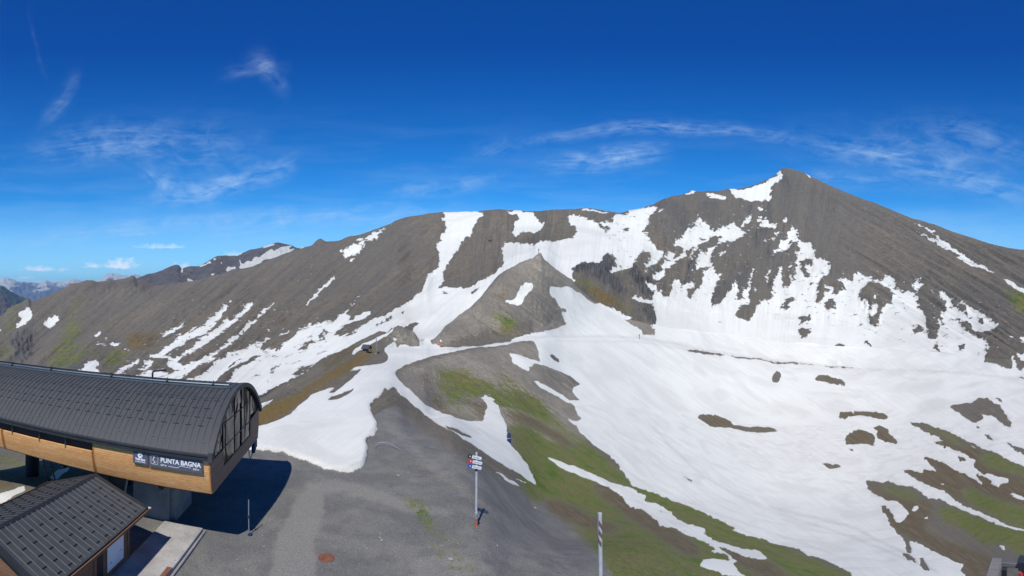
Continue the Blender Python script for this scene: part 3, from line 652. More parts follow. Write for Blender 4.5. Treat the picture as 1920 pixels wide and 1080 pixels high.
def build_terrain():
    step = 1.7
    pxs = np.arange(-400, 2321, step)
    Rr, Zz = build_profiles(pxs)
    PYn = py_of(Zz, Rr)
    # crests keep every notch, while the slopes below them follow a smoothed line
    Zs_ = Zz.copy()
    for k_, w_ in ((8, 17), (14, 14)):
        a_ = Zz[k_] / Rr[k_]
        for _ in range(3): a_ = np.convolve(np.pad(a_, w_, mode='edge'), np.ones(2 * w_ + 1) / (2 * w_ + 1), mode='valid')
        Zs_[k_] = a_ * Rr[k_]
    M = pchip_slopes(Rr, Zs_)
    # keep silhouettes crisp: no flat top forced at crests where the ground falls away behind
    rows_r, rows_z, rows_seg = [], [], []
    vis = (pxs > -40) & (pxs < 1960)
    for k in range(16):
        dpy = np.abs(np.diff(PYn[k:k + 2, vis], axis=0)).max()
        if k == 0: cnt = 26
        elif k == 1: cnt = 40
        elif k == 14: cnt = 4
        elif k == 15: cnt = 5
        elif k == 2: cnt = 110
        else: cnt = int(np.clip(dpy / 1.9, 5, 110))
        if k == 3: cnt = max(cnt, 60)
        for j in range(cnt):
            t = j / cnt
            r = np.exp(np.log(Rr[k]) * (1 - t) + np.log(Rr[k + 1]) * t)
            z = herm(Rr[k], Rr[k + 1], Zs_[k], Zs_[k + 1], M[k], M[k + 1], r)
            if k == 7: z = z + (Zz[8] - Zs_[8]) * t ** 4
            if k == 8: z = z + (Zz[8] - Zs_[8]) * (1 - t) ** 4
            if k == 13: z = z + (Zz[14] - Zs_[14]) * t ** 6
            if k == 14: z = z + (Zz[14] - Zs_[14]) * (1 - t) ** 3
            rows_r.append(r); rows_z.append(z); rows_seg.append(k)
    rows_r.append(Rr[16]); rows_z.append(Zz[16]); rows_seg.append(16)
    r = np.array(rows_r); z = np.array(rows_z); seg = np.array(rows_seg)[:, None] * np.ones_like(r)
    px = np.ones_like(r) * pxs
    py = py_of(z, r)
    th = (px - 960) / FPX
    X = r * np.sin(th); Y = r * np.cos(th)
    # ------------- cover
    im = parse_cover()
    # ragged, natural edges: warp the look-up
    wx = 4.0 * fbm(px / 13, py / 10, 3, .6, 3) + 4.0 * fbm(px / 4.5, py / 4, 2, .7, 13); wy = 2.5 * fbm(px / 14 + 50, py / 10, 3, .6, 9) + 2.5 * fbm(px / 4.5 + 9, py / 4, 2, .7, 19)
    nearmask = (seg < 8)
    wx = np.where(nearmask & (px < 1150), 4.5 * fbm(px / 13, py / 10, 4, .5, 3), wx); wy = np.where(nearmask & (px < 1150), 3.0 * fbm(px / 14 + 50, py / 10, 4, .5, 9), wy)
    # in the foreground the noise is laid out on the ground itself
    out = {}
    for c in 'sgbokvlmw':
        rad = {'s': 1, 'g': 11, 'b': 10, 'o': 10, 'k': 5, 'v': 14, 'l': 8, 'm': 10, 'w': 7}[c]
        f = box_blur(box_blur(im[(c, 'f')], rad), rad); n_ = box_blur(box_blur(im[(c, 'n')], rad), rad)
        a = sample(f, px + wx, py + wy); b = sample(n_, px + wx * .7, py + wy * .7)
        out[c] = np.where(nearmask, b, a)
    out['soft'] = np.where(nearmask, sample(box_blur(box_blur(im[('s', 'n')], 3), 3), px + wx, py + wy), sample(box_blur(box_blur(im[('s', 'f')], 4), 3), px + wx, py + wy))
    dirt = sample(box_blur(box_blur(parse_dirt(), 2), 1), px + wx * .4, py + wy * .4)
    snow_s = np.where(nearmask, sample(box_blur(box_blur(im[('s', 'n')], 7), 7), px, py), sample(box_blur(box_blur(im[('s', 'f')], 6), 6), px, py))
    # below the picture nothing but gravel
    low = py > 1290
    for c in 'sgbok': out[c] = np.where(low & (r < 40), 0, out[c])
    # ------------- relief
    rr = r / FPX                                # metres per picture pixel at that distance
    bare = 1 - np.clip(snow_s * 1.2, 0, 1)
    far_ = seg >= 8
    sA = np.where(far_, np.where(px < 1200, px + 1.2 * (py - 520), px - 1.7 * (py - 520)), np.where(px < 800, px + 1.5 * (py - 700), px - 1.45 * (py - 700)))
    sB = np.where(far_, px + .12 * (py - 520), px - .3 * (py - 700))
    ss = lambda a, b, v: (lambda t: t * t * (3 - 2 * t))(np.clip((v - a) / (b - a), 0, 1))
    wA = np.where(far_, 1 - ss(750, 950, px) + ss(1480, 1680, px), 1 - ss(720, 785, px) + ss(812, 890, px)).astype(np.float32)
    def sfbm(fx, fy, o, g, seed): return wA * fbm(sA / fx, py / fy, o, g, seed) + (1 - wA) * fbm(sB / fx, py / fy, o, g, seed)
    gul = sfbm(26, 120, 4, .55, 21)
    rid = 1 - np.abs(sfbm(34, 90, 4, .5, 41)) * 2
    s = np.where(wA > .5, sA, sB)
    farw = np.clip((seg - 7.5) / 1.0, 0, 1) * np.clip((14.4 - seg), 0, 1)
    edge = np.clip(np.abs(py - PYn[14]) / 25, 0, 1)      # relief fades out towards the crest line
    dz = farw * edge * rr * (5.5 * gul + 4.2 * rid * bare + 1.0 * bare * fbm(px / 6, py / 5, 3, .65, 77) + out['m'] * bare * 3.5 * (1 - 2 * np.abs(sfbm(13, 26, 4, .6, 83))))
    cr = out['k']
    dz += farw * edge * rr * cr * 5.0 * (1 - np.abs(fbm(px / 9, py / 22, 3, .6, 90)) * 2.2)
    # knoll and outcrop (segments 7..8)
    kn = ((seg == 7)) * (np.clip((px - 722) / 8, 0, 1) * np.clip((795 - px) / 6, 0, 1) + np.clip((px - 806) / 8, 0, 1) * np.clip((1180 - px) / 80, 0, 1))
    tt = np.clip((py - PYn[8]) / 14, 0, 1) * np.clip((PYn[7] - py) / 8, 0, 1)
    dz += kn * tt * rr * (.15 + .85 * bare) * (3.6 * sfbm(14, 40, 4, .6, 55) + 15.0 * np.clip((PYn[7] - py) / 30, 0, 1) * np.clip((py - PYn[8]) / 35, 0, 1) * sfbm(34, 70, 3, .55, 57) + 3.6 * (1 - np.abs(fbm(px / 10, py / 10, 4, .6, 66)) * 2))
    # hillside in the middle distance
    hs = np.clip((seg - 3) / 2, 0, 1) * (seg < 6) * np.clip((px - 850) / 120, 0, 1)
    dz += hs * rr * 1.6 * fbm(X / 9, Y / 9, 4, .5, 31) * bare
    big = np.clip((r - 180) / 250, 0, 1) * (seg < 8)
    dz += big * rr * (3.5 * fbm(X / 55, Y / 55, 3, .5, 35))
    # foreground gravel
    dz += np.clip((90 - r) / 60, 0, 1) * (0.05 * fbm(X / 3.1, Y / 3.1, 4, .5, 12) + 0.02 * fbm(X / .5, Y / .5, 3, .6, 14) * np.clip((60 - r) / 40, 0, 1)) * (r > 3.5)
    # thickness of the snow: the tongue ends in a rounded step
    tongue = (seg < 8) * np.clip((760 - px) / 40, 0, 1) * np.clip((px - 300) / 100, 0, 1) * np.clip((r - 30) / 8, 0, 1)
    sb = sample(box_blur(box_blur(im[('s', 'n')], 4), 4), px + wx * .5, py + wy * .5)
    th_ = np.sqrt(np.clip((sb - .45) / .55, 0, 1))
    dz += tongue * th_ * 0.36
    dz += (1 - tongue) * (seg < 6) * np.clip(out['s'] * 2 - .8, 0, 1) * 0.12 * (px > 700)
    lump = snow_s * np.clip(1 - np.abs(py - PYn[14]) / 400, 0.4, 1)
    dz += np.where(seg < 8, np.clip(r / 60, 0.2, 4) * 0.10, rr * 1.5) * fbm(X / np.maximum(r * .06, 1.2), Y / np.maximum(r * .06, 1.2), 3, .5, 62) * snow_s * (r > 30)
    z = z + dz
    TF.r, TF.z, TF.pxs = r, z, pxs
    nr, nc = r.shape
    idx = np.arange(nr * nc).reshape(nr, nc)
    quads = np.stack([idx[:-1, :-1], idx[:-1, 1:], idx[1:, 1:], idx[1:, :-1]], -1)
    verts = np.stack([X, Y, z], -1).reshape(-1, 3).astype(np.float32)
    # three sheets that share their border vertices' places: ground (plateau), hillside and mountain
    segrow = seg[:-1, 0]
    def sheet(name, r0, r1, mat):
        q = quads[r0:r1].reshape(-1, 4)
        v0 = r0 * nc; v1 = (r1 + 1) * nc
        me = bpy.data.meshes.new(name)
        vv = verts[v0:v1]; q = q - v0
        me.vertices.add(len(vv)); me.vertices.foreach_set('co', vv.ravel())
        me.loops.add(q.size); me.loops.foreach_set('vertex_index', q.ravel().astype(np.int32))
        me.polygons.add(len(q)); me.polygons.foreach_set('loop_start', np.arange(0, q.size, 4, dtype=np.int32))
        me.polygons.foreach_set('use_smooth', np.ones(len(q), bool))
        me.update(calc_edges=True)
        for nm, a in (('dirt', dirt), ('pale', out['l']), ('mixed', out['m']), ('worn', out['w']), ('snow', out['s']), ('snow_soft', out['soft']), ('streak_mix', wA * np.ones_like(r)), ('green', out['g']), ('soil', out['b']), ('ochre', out['o']), ('cliff', out['k']), ('gravel', out['v'])):
            at = me.attributes.new(nm, 'FLOAT', 'POINT'); at.data.foreach_set('value', a.reshape(-1)[v0:v1].astype(np.float32))
        at = me.attributes.new('streak', 'FLOAT_VECTOR', 'POINT')
        sv = np.stack([(sA / 26.0).reshape(-1)[v0:v1], (sB / 26.0).reshape(-1)[v0:v1], (py / 160.0).reshape(-1)[v0:v1]], -1).astype(np.float32)
        at.data.foreach_set('vector', sv.ravel())
        me.materials.append(mat)
        o = bpy.data.objects.new(name, me); COL.objects.link(o); o['kind'] = 'structure'
        return o
    r_of = lambda k: int(np.argmax(segrow >= k))
    b1 = r_of(5); b2 = r_of(8)
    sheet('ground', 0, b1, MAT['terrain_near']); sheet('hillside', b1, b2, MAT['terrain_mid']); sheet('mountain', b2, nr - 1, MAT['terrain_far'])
    print('terrain', nr, nc, nr * nc, 't', time.time() - T0)

def ground_z(px, r):
    """height of the finished ground at picture column px, distance r"""
    i = int(round((px - TF.pxs[0]) / (TF.pxs[1] - TF.pxs[0])))
    return float(np.interp(r, TF.r[:, i], TF.z[:, i]))
def spot(px, r, z=None):
    th = (px - 960) / FPX
    return Vector((r * math.sin(th), r * math.cos(th), ground_z(px, r) if z is None else z))

MAT = {}
def terrain_material(name, near):
    """near 0: mountain (metres), 1: hillside, 2: foreground gravel"""
    m, N, b = new_mat(name, 0.95, 0.15)
    nt = m.node_tree
    co = N.n('ShaderNodeTexCoord').outputs['Object']
    base = [1 / 60, 1 / 8, 1 / 3.0][near]                 # size of the broad colour patches
    n_big = N.noise(co, base, 5, .6)
    n_mid = N.noise(co, base * 6, 6, .65)
    n_fine = N.noise(co, [.11, .50, 2.6][near], 8, .70)
    n_grit = N.noise(co, [.42, 2.4, 13.0][near], 5, .8)
    stv = N.attr('streak', 'Vector')
    sp_ = N.n('ShaderNodeSeparateXYZ', i={0: stv}).outputs
    va = N.n('ShaderNodeCombineXYZ', i={0: sp_[0], 1: sp_[2], 2: 0.0}).outputs[0]; vb = N.n('ShaderNodeCombineXYZ', i={0: sp_[1], 1: sp_[2], 2: 3.0}).outputs[0]
    wmix = N.attr('streak_mix')
    def sn(sx_, sy_, det, rgh):
        a = N.noise(N.scalev(va, (sx_, sy_, 1)), 1.0, det, rgh); b_ = N.noise(N.scalev(vb, (sx_, sy_, 1)), 1.0, det, rgh)
        return N.math('ADD', N.math('MULTIPLY', a, wmix), N.math('MULTIPLY', b_, N.math('SUBTRACT', 1.0, wmix)))
    strk = sn(2.4, 1.0, 7, .62)
    strk2 = sn(8.0, [4.2, 6.5, 6.5][near], 6, .70)
    # rock / scree
    rock = N.mix(N.mapr(n_big, .35, .65), ROCK_A, ROCK_B)
    rock = N.mix(N.mapr(strk, .42, .60, 0, .8), rock, ROCK_C)
    rock = N.mix(N.mapr(strk2, .48, .64, 0, [.5, .55, .15][near]), rock, ROCK_D)
    rock = N.mix(N.mapr(n_mid, .50, .66, 0, .55), rock, ROCK_E)
    rock = N.mix(N.math('MULTIPLY', N.mapr(N.math('ADD', N.attr('pale'), N.math('MULTIPLY', N.math('SUBTRACT', n_fine, .5), 1.2)), .25, .75), N.mapr(strk2, .35, .62, 1.0, .45)), rock, PALE)
    grit = N.mapr(n_grit, .38, .62, [.74, .66, .62][near], [1.27, 1.36, 1.40][near])
    rock = N.mix(1.0, rock, N.n('ShaderNodeCombineColor', i={0: grit, 1: grit, 2: grit}).outputs[0], 'MULTIPLY')
    fin = N.mapr(n_fine, .36, .64, [.88, .84, .82][near], [1.12, 1.16, 1.18][near])
    rock = N.mix(1.0, rock, N.n('ShaderNodeCombineColor', i={0: fin, 1: fin, 2: fin}).outputs[0], 'MULTIPLY')
    crack = N.mapr(sn(16, 8, 6, .72), .42, .56, .30, 1.15)
    cliff = N.mix(1.0, CLIFF, N.n('ShaderNodeCombineColor', i={0: crack, 1: crack, 2: crack}).outputs[0], 'MULTIPLY')
    rock = N.mix(N.mapr(N.math('ADD', N.attr('cliff'), N.math('MULTIPLY', N.math('SUBTRACT', strk2, .5), .8)), .35, .75), rock, cliff)
    rock = N.mix(N.mapr(N.noise(co, [1 / 240, 1 / 50, 1 / 20][near], 5, .6, .5), .42, .58, 0, .5), rock, GREY)
    if near == 2:
        # compacted grey gravel with pale stones, wheel-worn pale areas and darker damp grit
        v = N.n('ShaderNodeTexVoronoi', feature='F1', i={'Vector': co, 'Scale': 9.0}).outputs
        v2 = N.n('ShaderNodeTexVoronoi', feature='F1', i={'Vector': co, 'Scale': 3.1}).outputs
        gr = N.mix(N.mapr(N.noise(co, .22, 5, .6, .6), .40, .62), GRAV_A, GRAV_B)
        gr = N.mix(N.mapr(N.noise(co, .6, 6, .7), .48, .60, 0, .55), gr, GRAV_C)
        gr = N.mix(N.mapr(N.math('ADD', N.attr('worn'), N.math('MULTIPLY', N.math('SUBTRACT', N.noise(co, .9, 7, .7), .5), 1.6)), .25, .8, 0, .8), gr, (.225, .216, .190))
        gg = N.mapr(N.noise(co, 9, 6, .85), .38, .62, .70, 1.32)
        gr = N.mix(1.0, gr, N.n('ShaderNodeCombineColor', i={0: gg, 1: gg, 2: gg}).outputs[0], 'MULTIPLY')
        st = N.math('MULTIPLY', N.math('LESS_THAN', v[0], .13), N.math('GREATER_THAN', N.noise(co, 1.2, 3, .5), .52))
        gr = N.mix(N.math('MULTIPLY', st, .55), gr, (.26, .25, .24))
        st2 = N.math('MULTIPLY', N.math('LESS_THAN', v2[0], .09), N.math('GREATER_THAN', N.n('ShaderNodeSeparateColor', i={0: v2[1]}).outputs[0], .6))
        gr = N.mix(st2, gr, (.42, .41, .39))
        rg_ = N.mapr(N.noise(co, 7, 6, .85), .40, .60, .66, 1.36)
        rock = N.mix(1.0, rock, N.n('ShaderNodeCombineColor', i={0: rg_, 1: rg_, 2: rg_}).outputs[0], 'MULTIPLY')
        rock = N.mix(N.math('MULTIPLY', st, .4), rock, (.27, .25, .22))
        rock = N.mix(N.mapr(N.attr('gravel'), .2, .8), rock, gr)
    # vegetation, with fractal edges
    def edge(att, amp=1.5, lo=.38, hi=.62, nz=n_fine, nz2=n_mid):
        v = N.math('ADD', att, N.math('MULTIPLY', N.math('SUBTRACT', nz, .5), amp))
        v = N.math('ADD', v, N.math('MULTIPLY', N.math('SUBTRACT', nz2, .5), amp))
        v = N.math('ADD', v, N.math('MULTIPLY', N.math('SUBTRACT', strk2, .5), amp * .9))
        v = N.math('MULTIPLY', v, N.mapr(att, .02, .2))
        return N.mapr(v, lo, hi)
    soil = N.mix(N.mapr(n_mid, .44, .56), SOIL_A, SOIL_B)
    soil = N.mix(N.mapr(n_grit, .48, .6, 0, .6), soil, SOIL_C)
    soil = N.mix(N.mapr(strk2, .5, .6, 0, .5), soil, ROCK_D)
    soil = N.mix(N.mapr(n_fine, .52, .62, 0, .5), soil, GRASS_C)
    col = N.mix(edge(N.attr('soil')), rock, soil)
    green = N.mix(N.mapr(n_mid, .44, .56), GRASS_A, GRASS_B)
    green = N.mix(N.mapr(n_fine, .46, .58, 0, .8), green, GRASS_C)
    green = N.mix(N.mapr(n_grit, .52, .64, 0, .45), green, SOIL_B)
    green = N.mix(N.mapr(strk2, .52, .64, 0, .55), green, SOIL_B)
    n_patch = N.noise(co, [1 / 40, 1 / 10, 1 / 4.5][near], 9, .66, .4)
    green = N.mix(N.mapr(n_patch, .46, .56, 0, .72), green, N.mix(N.mapr(n_fine, .45, .55), SOIL_B, GRASS_C))
    green = N.mix(N.mapr(n_patch, .46, .36, 0, .6), green, (.050, .105, .015))
    green = N.mix(N.mapr(strk, .56, .66, 0, .25), green, ROCK_D)
    col = N.mix(edge(N.attr('green'), 1.5), col, green)
    och = N.mix(N.mapr(n_fine, .4, .6), OCHRE_A, OCHRE_B)
    och = N.mix(N.mapr(n_grit, .5, .7, 0, .7), och, GRASS_A)
    col = N.mix(edge(N.attr('ochre'), 1.4), col, och)
    vg = N.mapr(n_grit, .38, .62, .74, 1.28); vm = N.n('ShaderNodeCombineColor', i={0: vg, 1: vg, 2: N.math('MULTIPLY', vg, .95)}).outputs[0]
    vegf = N.math('MAXIMUM', N.math('MAXIMUM', N.attr('green'), N.attr('soil')), N.attr('ochre'))
    col = N.mix(N.mapr(vegf, .2, .6), col, N.mix(1.0, col, vm, 'MULTIPLY'))
    # snow
    sn_ = N.attr('snow')
    k = [1.7, 1.2, .6][near]
    v = N.math('ADD', N.math('MULTIPLY', sn_, .72), N.math('MULTIPLY', N.attr('snow_soft'), .28))
    mx = N.math('MULTIPLY_ADD', N.attr('mixed'), 1.1, 1.0)
    v = N.math('ADD', v, N.math('MULTIPLY', N.math('MULTIPLY', N.math('SUBTRACT', n_fine, .5), k), mx))
    v = N.math('ADD', v, N.math('MULTIPLY', N.math('SUBTRACT', n_grit, .5), k * .55))
    sf = N.mapr(v, .46, .54)
    s1 = N.noise(co, [1 / 45, 1 / 22, 1 / 6][near], 4, .55)
    s2 = sn(7, 2.0, 6, .68)
    snow = N.mix(N.mapr(s1, .38, .62), SNOW_A, SNOW_B)
    snow = N.mix(N.mapr(N.noise(co, [1 / 130, 1 / 40, 1 / 12][near], 6, .62, 1.0), .47, .60, 0, .55), snow, SNOW_C)
    snow = N.mix(N.mapr(s2, .44, .64, 0, .45), snow, SNOW_C)
    if near == 2: snow = N.mix(N.mapr(n_grit, .52, .8, 0, .6), snow, (.42, .41, .39))
    dv = N.math('MULTIPLY', N.attr('dirt'), N.mapr(n_fine, .35, .6, .35, 1.0))
    snow = N.mix(N.math('MULTIPLY', dv, .55), snow, (.36, .345, .315))
    rim = N.mapr(v, .54, [.70, .72, .86][near], [.4, .45, .7][near], 0.0)          # mottled grey that strengthens towards the thin edge
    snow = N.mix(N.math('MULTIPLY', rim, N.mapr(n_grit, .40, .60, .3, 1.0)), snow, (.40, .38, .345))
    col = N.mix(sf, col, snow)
    nt.links.new(col, b.inputs['Base Color'])
    rg = N.mapr(sf, 0, 1, .95, .6); nt.links.new(rg, b.inputs['Roughness'])
    # relief
    hb = N.math('ADD', N.math('MULTIPLY', n_fine, 1.0), N.math('MULTIPLY', n_grit, .45))
    hb = N.math('ADD', hb, N.math('MULTIPLY', strk2, [1.2, .5, 0.0][near]))
    hs = N.math('ADD', N.math('MULTIPLY', s2, .22), N.math('MULTIPLY', N.noise(co, [.12, .5, 2.5][near], 6, .6), [.35, .35, .5][near]))
    hh = N.math('ADD', N.math('MULTIPLY', hb, N.math('SUBTRACT', 1.0, sf)), N.math('MULTIPLY', hs, sf))
    hh = N.math('ADD', hh, N.math('MULTIPLY', sf, .25))
    bp = N.n('ShaderNodeBump', i={'Height': hh, 'Strength': [.85, .8, .7][near], 'Distance': [1.7, .36, .06][near]})
    nt.links.new(bp.outputs[0], b.inputs['Normal'])
    return m
ROCK_A = (.166, .141, .104); ROCK_B = (.142, .127, .098); ROCK_C = (.104, .099, .083); ROCK_D = (.212, .182, .136); ROCK_E = (.176, .141, .101)
GREY = (.122, .115, .099)
PALE = (.30, .270, .215)
CLIFF = (.105, .104, .098)
GRAV_A = (.142, .140, .130); GRAV_B = (.188, .182, .163); GRAV_C = (.118, .117, .115)
SOIL_A = (.105, .075, .052); SOIL_B = (.135, .105, .07); SOIL_C = (.085, .07, .05)
GRASS_A = (.074, .120, .021); GRASS_B = (.108, .150, .031); GRASS_C = (.165, .170, .050)
OCHRE_A = (.20, .115, .042); OCHRE_B = (.16, .12, .05)
SNOW_A = (.695, .698, .632); SNOW_B = (.73, .732, .664); SNOW_C = (.57, .566, .51)
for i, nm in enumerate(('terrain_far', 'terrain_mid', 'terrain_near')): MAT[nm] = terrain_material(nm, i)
build_terrain()
# ------------------------------------------------------------------ building helpers
def link(o, parent=None):
    COL.objects.link(o)
    if parent is not None: o.parent = parent
    return o
def thing(name, label, cat, loc=(0, 0, 0), rz=0.0, group=None, rot=None):
    o = bpy.data.objects.new(name, None); o.empty_display_size = 0.5
    COL.objects.link(o); o.location = loc; o.rotation_euler = rot if rot else (0, 0, rz)
    o['label'] = label; o['category'] = cat
    if group: o['group'] = group
    return o
def tag(o, label, cat, group=None):
    o['label'] = label; o['category'] = cat
    if group: o['group'] = group
    return o
class MB:
    def __init__(s): s.v = []; s.f = []
    def quadbox(s, p):             # 8 corner points: bottom 4 (ccw) then top 4
        b = len(s.v); s.v += [tuple(q) for q in p]
        for f in ((3, 2, 1, 0), (4, 5, 6, 7), (0, 1, 5, 4), (1, 2, 6, 5), (2, 3, 7, 6), (3, 0, 4, 7)): s.f.append(tuple(b + i for i in f))
        return s
    def box(s, x0, x1, y0, y1, z0, z1):
        return s.quadbox([(x0, y0, z0), (x1, y0, z0), (x1, y1, z0), (x0, y1, z0), (x0, y0, z1), (x1, y0, z1), (x1, y1, z1), (x0, y1, z1)])
    def beam(s, a, b, w, h=None, up=(0, 0, 1)):
        a = Vector(a); b = Vector(b); h = h or w; d = (b - a).normalized(); u = Vector(up)
        if abs(d.dot(u)) > .98: u = Vector((0, 1, 0))
        x = d.cross(u).normalized() * w / 2; y = x.cross(d).normalized() * h / 2
        return s.quadbox([a - x - y, a + x - y, a + x + y, a - x + y, b - x - y, b + x - y, b + x + y, b - x + y])
    def tube(s, pts, rad, n=10, cap=True):
        pts = [Vector(p) for p in pts]; rads = rad if isinstance(rad, (list, tuple)) else [rad] * len(pts)
        b = len(s.v); d0 = (pts[1] - pts[0]).normalized(); u = Vector((0, 0, 1)) if abs(d0.z) < .9 else Vector((0, 1, 0))
        for i, p in enumerate(pts):
            d = (pts[min(i + 1, len(pts) - 1)] - pts[max(i - 1, 0)]).normalized()
            x = d.cross(u).normalized(); y = x.cross(d).normalized()
            for k in range(n):
                a = 2 * math.pi * k / n; s.v.append(tuple(p + (x * math.cos(a) + y * math.sin(a)) * rads[i]))
        for i in range(len(pts) - 1):
            for k in range(n):
                a = b + i * n + k; c = b + i * n + (k + 1) % n; s.f.append((a, c, c + n, a + n))
        if cap:
            s.f.append(tuple(b + k for k in range(n))[::-1]); s.f.append(tuple(b + (len(pts) - 1) * n + k for k in range(n)))
        return s
    def disc(s, c, nrm, r, t, n=24):
        c = Vector(c); nrm = Vector(nrm).normalized(); return s.tube([c - nrm * t / 2, c + nrm * t / 2], r, n)
    def strip(s, rows, close=False):    # rows of points, lofted
        b = len(s.v); n = len(rows[0])
        for r_ in rows: s.v += [tuple(p) for p in r_]
        for i in range(len(rows) - 1):
            for k in range(n - 1 + (1 if close else 0)):
                a = b + i * n + k; c = b + i * n + (k + 1) % n; s.f.append((a, c, c + n, a + n))
        return s
    def poly(s, pts): b = len(s.v); s.v += [tuple(p) for p in pts]; s.f.append(tuple(range(b, b + len(pts)))); return s
    def build(s, name, mat, parent=None, bevel=0.0, smooth=False):
        me = bpy.data.meshes.new(name); me.from_pydata(s.v, [], s.f)
        bm = bmesh.new(); bm.from_mesh(me); bmesh.ops.recalc_face_normals(bm, faces=bm.faces); bm.to_mesh(me); bm.free()
        me.materials.append(mat)
        if smooth:
            me.polygons.foreach_set('use_smooth', [True] * len(me.polygons))
            try: me.set_sharp_from_angle(angle=R(40))
            except Exception: pass
        me.update()
        o = bpy.data.objects.new(name, me); link(o, parent)
        if bevel:
            m = o.modifiers.new('bevel', 'BEVEL'); m.width = bevel; m.segments = 2; m.limit_method = 'ANGLE'; m.angle_limit = R(50)
        return o
def absorb(target, *others):
    """fold surface pattern (seams, stops) into the mesh of the part it belongs to, keeping materials"""
    me = target.data; bm = bmesh.new(); bm.from_mesh(me)
    for o in others:
        n0 = len(bm.faces); k = len(me.materials); me.materials.append(o.data.materials[0])
        bm.from_mesh(o.data); bm.faces.ensure_lookup_table()
        for f in bm.faces[n0:]: f.material_index = k
    bm.to_mesh(me); bm.free()
    for o in others: bpy.data.objects.remove(o)
    return target
def simple_mat(name, col, rough=.6, metal=0.0, var=.25, scale=3.0, bump=.0, spec=.4, speck=None, coords='Object'):
    m, N, b = new_mat(name, rough, spec)
    co = N.n('ShaderNodeTexCoord').outputs[coords]
    n1 = N.noise(co, scale, 6, .6); n2 = N.noise(co, scale * 7, 4, .7)
    f = N.math('ADD', N.mapr(n1, .3, .7, 1 - var, 1 + var), N.mapr(n2, .3, .7, -var * .35, var * .35))
    c = N.mix(1.0, col, N.n('ShaderNodeCombineColor', i={0: f, 1: f, 2: f}).outputs[0], 'MULTIPLY')
    if speck: c = N.mix(N.mapr(n2, .58, .66), c, speck)
    N.nt.links.new(c, b.inputs['Base Color']); b.inputs['Metallic'].default_value = metal
    N.nt.links.new(N.mapr(n1, .3, .7, max(0, rough - .08), min(1, rough + .08)), b.inputs['Roughness'])
    if bump:
        bp = N.n('ShaderNodeBump', i={'Height': n2, 'Strength': .5, 'Distance': bump}); N.nt.links.new(bp.outputs[0], b.inputs['Normal'])
    return m
def plank_mat(name, pitch, cols, axis='Z', along='X', groove=.5, knots=True, rough=.7, length=3.5):
    """boards of width `pitch` stacked along `axis`, running along `along`; grain, knots and butt joints"""
    m, N, b = new_mat(name, rough, .25)
    co = N.n('ShaderNodeTexCoord').outputs['Object']
    sx = N.n('ShaderNodeSeparateXYZ', i={0: co}).outputs
    ia = 'XYZ'.index(axis); il = 'XYZ'.index(along)
    q = N.math('DIVIDE', sx[ia], pitch); fl = N.math('FLOOR', q); fr = N.math('SUBTRACT', q, fl)
    off = N.n('ShaderNodeTexWhiteNoise', noise_dimensions='1D', i={'W': fl}).outputs[0]
    l = N.math('ADD', N.math('DIVIDE', sx[il], length), N.math('MULTIPLY', off, 5.0)); lf = N.math('FLOOR', l)
    bid = N.n('ShaderNodeCombineXYZ', i={0: fl, 1: lf, 2: 0.0}).outputs[0]
    rnd = N.n('ShaderNodeTexWhiteNoise', noise_dimensions='3D', i={'Vector': bid}).outputs
    v = N.n('ShaderNodeVectorMath', operation='MULTIPLY_ADD', i={0: rnd[1], 1: (7, 7, 7), 2: co}).outputs[0]
    sc = [1.0, 1.0, 1.0]; sc[il] = .12
    grain = N.noise(N.scalev(v, tuple(a * 26 for a in sc)), 1.0, 6, .65, .6)
    broad = N.noise(N.scalev(v, (1.2 * sc[0], 1.2 * sc[1], 1.2 * sc[2])), 2.0, 3, .5)
    col = N.mix(rnd[0], cols[0], cols[1])
    col = N.mix(N.mapr(grain, .42, .68, 0, .75), col, cols[2])
    col = N.mix(N.mapr(broad, .52, .75, 0, .6), col, cols[3])
    if knots:
        kn = N.n('ShaderNodeTexVoronoi', feature='F1', i={'Vector': N.scalev(v, tuple((2.2 if a == 1.0 else 1.3) for a in sc)), 'Scale': 1.9}).outputs[0]
        col = N.mix(N.mapr(kn, .10, .045, 0, .75), col, tuple(c * .33 for c in cols[2]))
    gr = N.math('MINIMUM', fr, N.math('SUBTRACT', 1.0, fr))
    gm = N.mapr(gr, .02, .07, groove, 1.0)
    jf = N.math('SUBTRACT', l, lf); gm = N.math('MULTIPLY', gm, N.mapr(N.math('MINIMUM', jf, N.math('SUBTRACT', 1.0, jf)), .0015, .004, .55, 1.0))
    col = N.mix(1.0, col, N.n('ShaderNodeCombineColor', i={0: gm, 1: gm, 2: gm}).outputs[0], 'MULTIPLY')
    N.nt.links.new(col, b.inputs['Base Color'])
    h = N.math('ADD', N.mapr(gr, 0, .08, 0, 1), N.math('MULTIPLY', grain, .15))
    bp = N.n('ShaderNodeBump', i={'Height': h, 'Strength': .6, 'Distance': .012}); N.nt.links.new(bp.outputs[0], b.inputs['Normal'])
    return m
MAT['roof'] = simple_mat('anthracite_roof', (.060, .063, .066), .60, 0, .12, 1.5, .002, .22)
MAT['roof_hut'] = simple_mat('hut_roof_metal', (.060, .064, .065), .60, 0, .15, 1.2, .002, .22)
MAT['seam'] = simple_mat('roof_seam', (.16, .165, .165), .4, .2, .12, 2.0)
MAT['dark'] = simple_mat('dark_trim', (.038, .040, .043), .5, .2, .15, 2.0)
MAT['trim'] = simple_mat('grey_trim', (.085, .09, .095), .45, .4, .15, 2.0)
MAT['black'] = simple_mat('black_steel', (.018, .02, .024), .5, .3, .2, 1.0)
MAT['galv'] = simple_mat('galvanised_steel', (.36, .37, .38), .5, .55, .18, 6.0, .001)
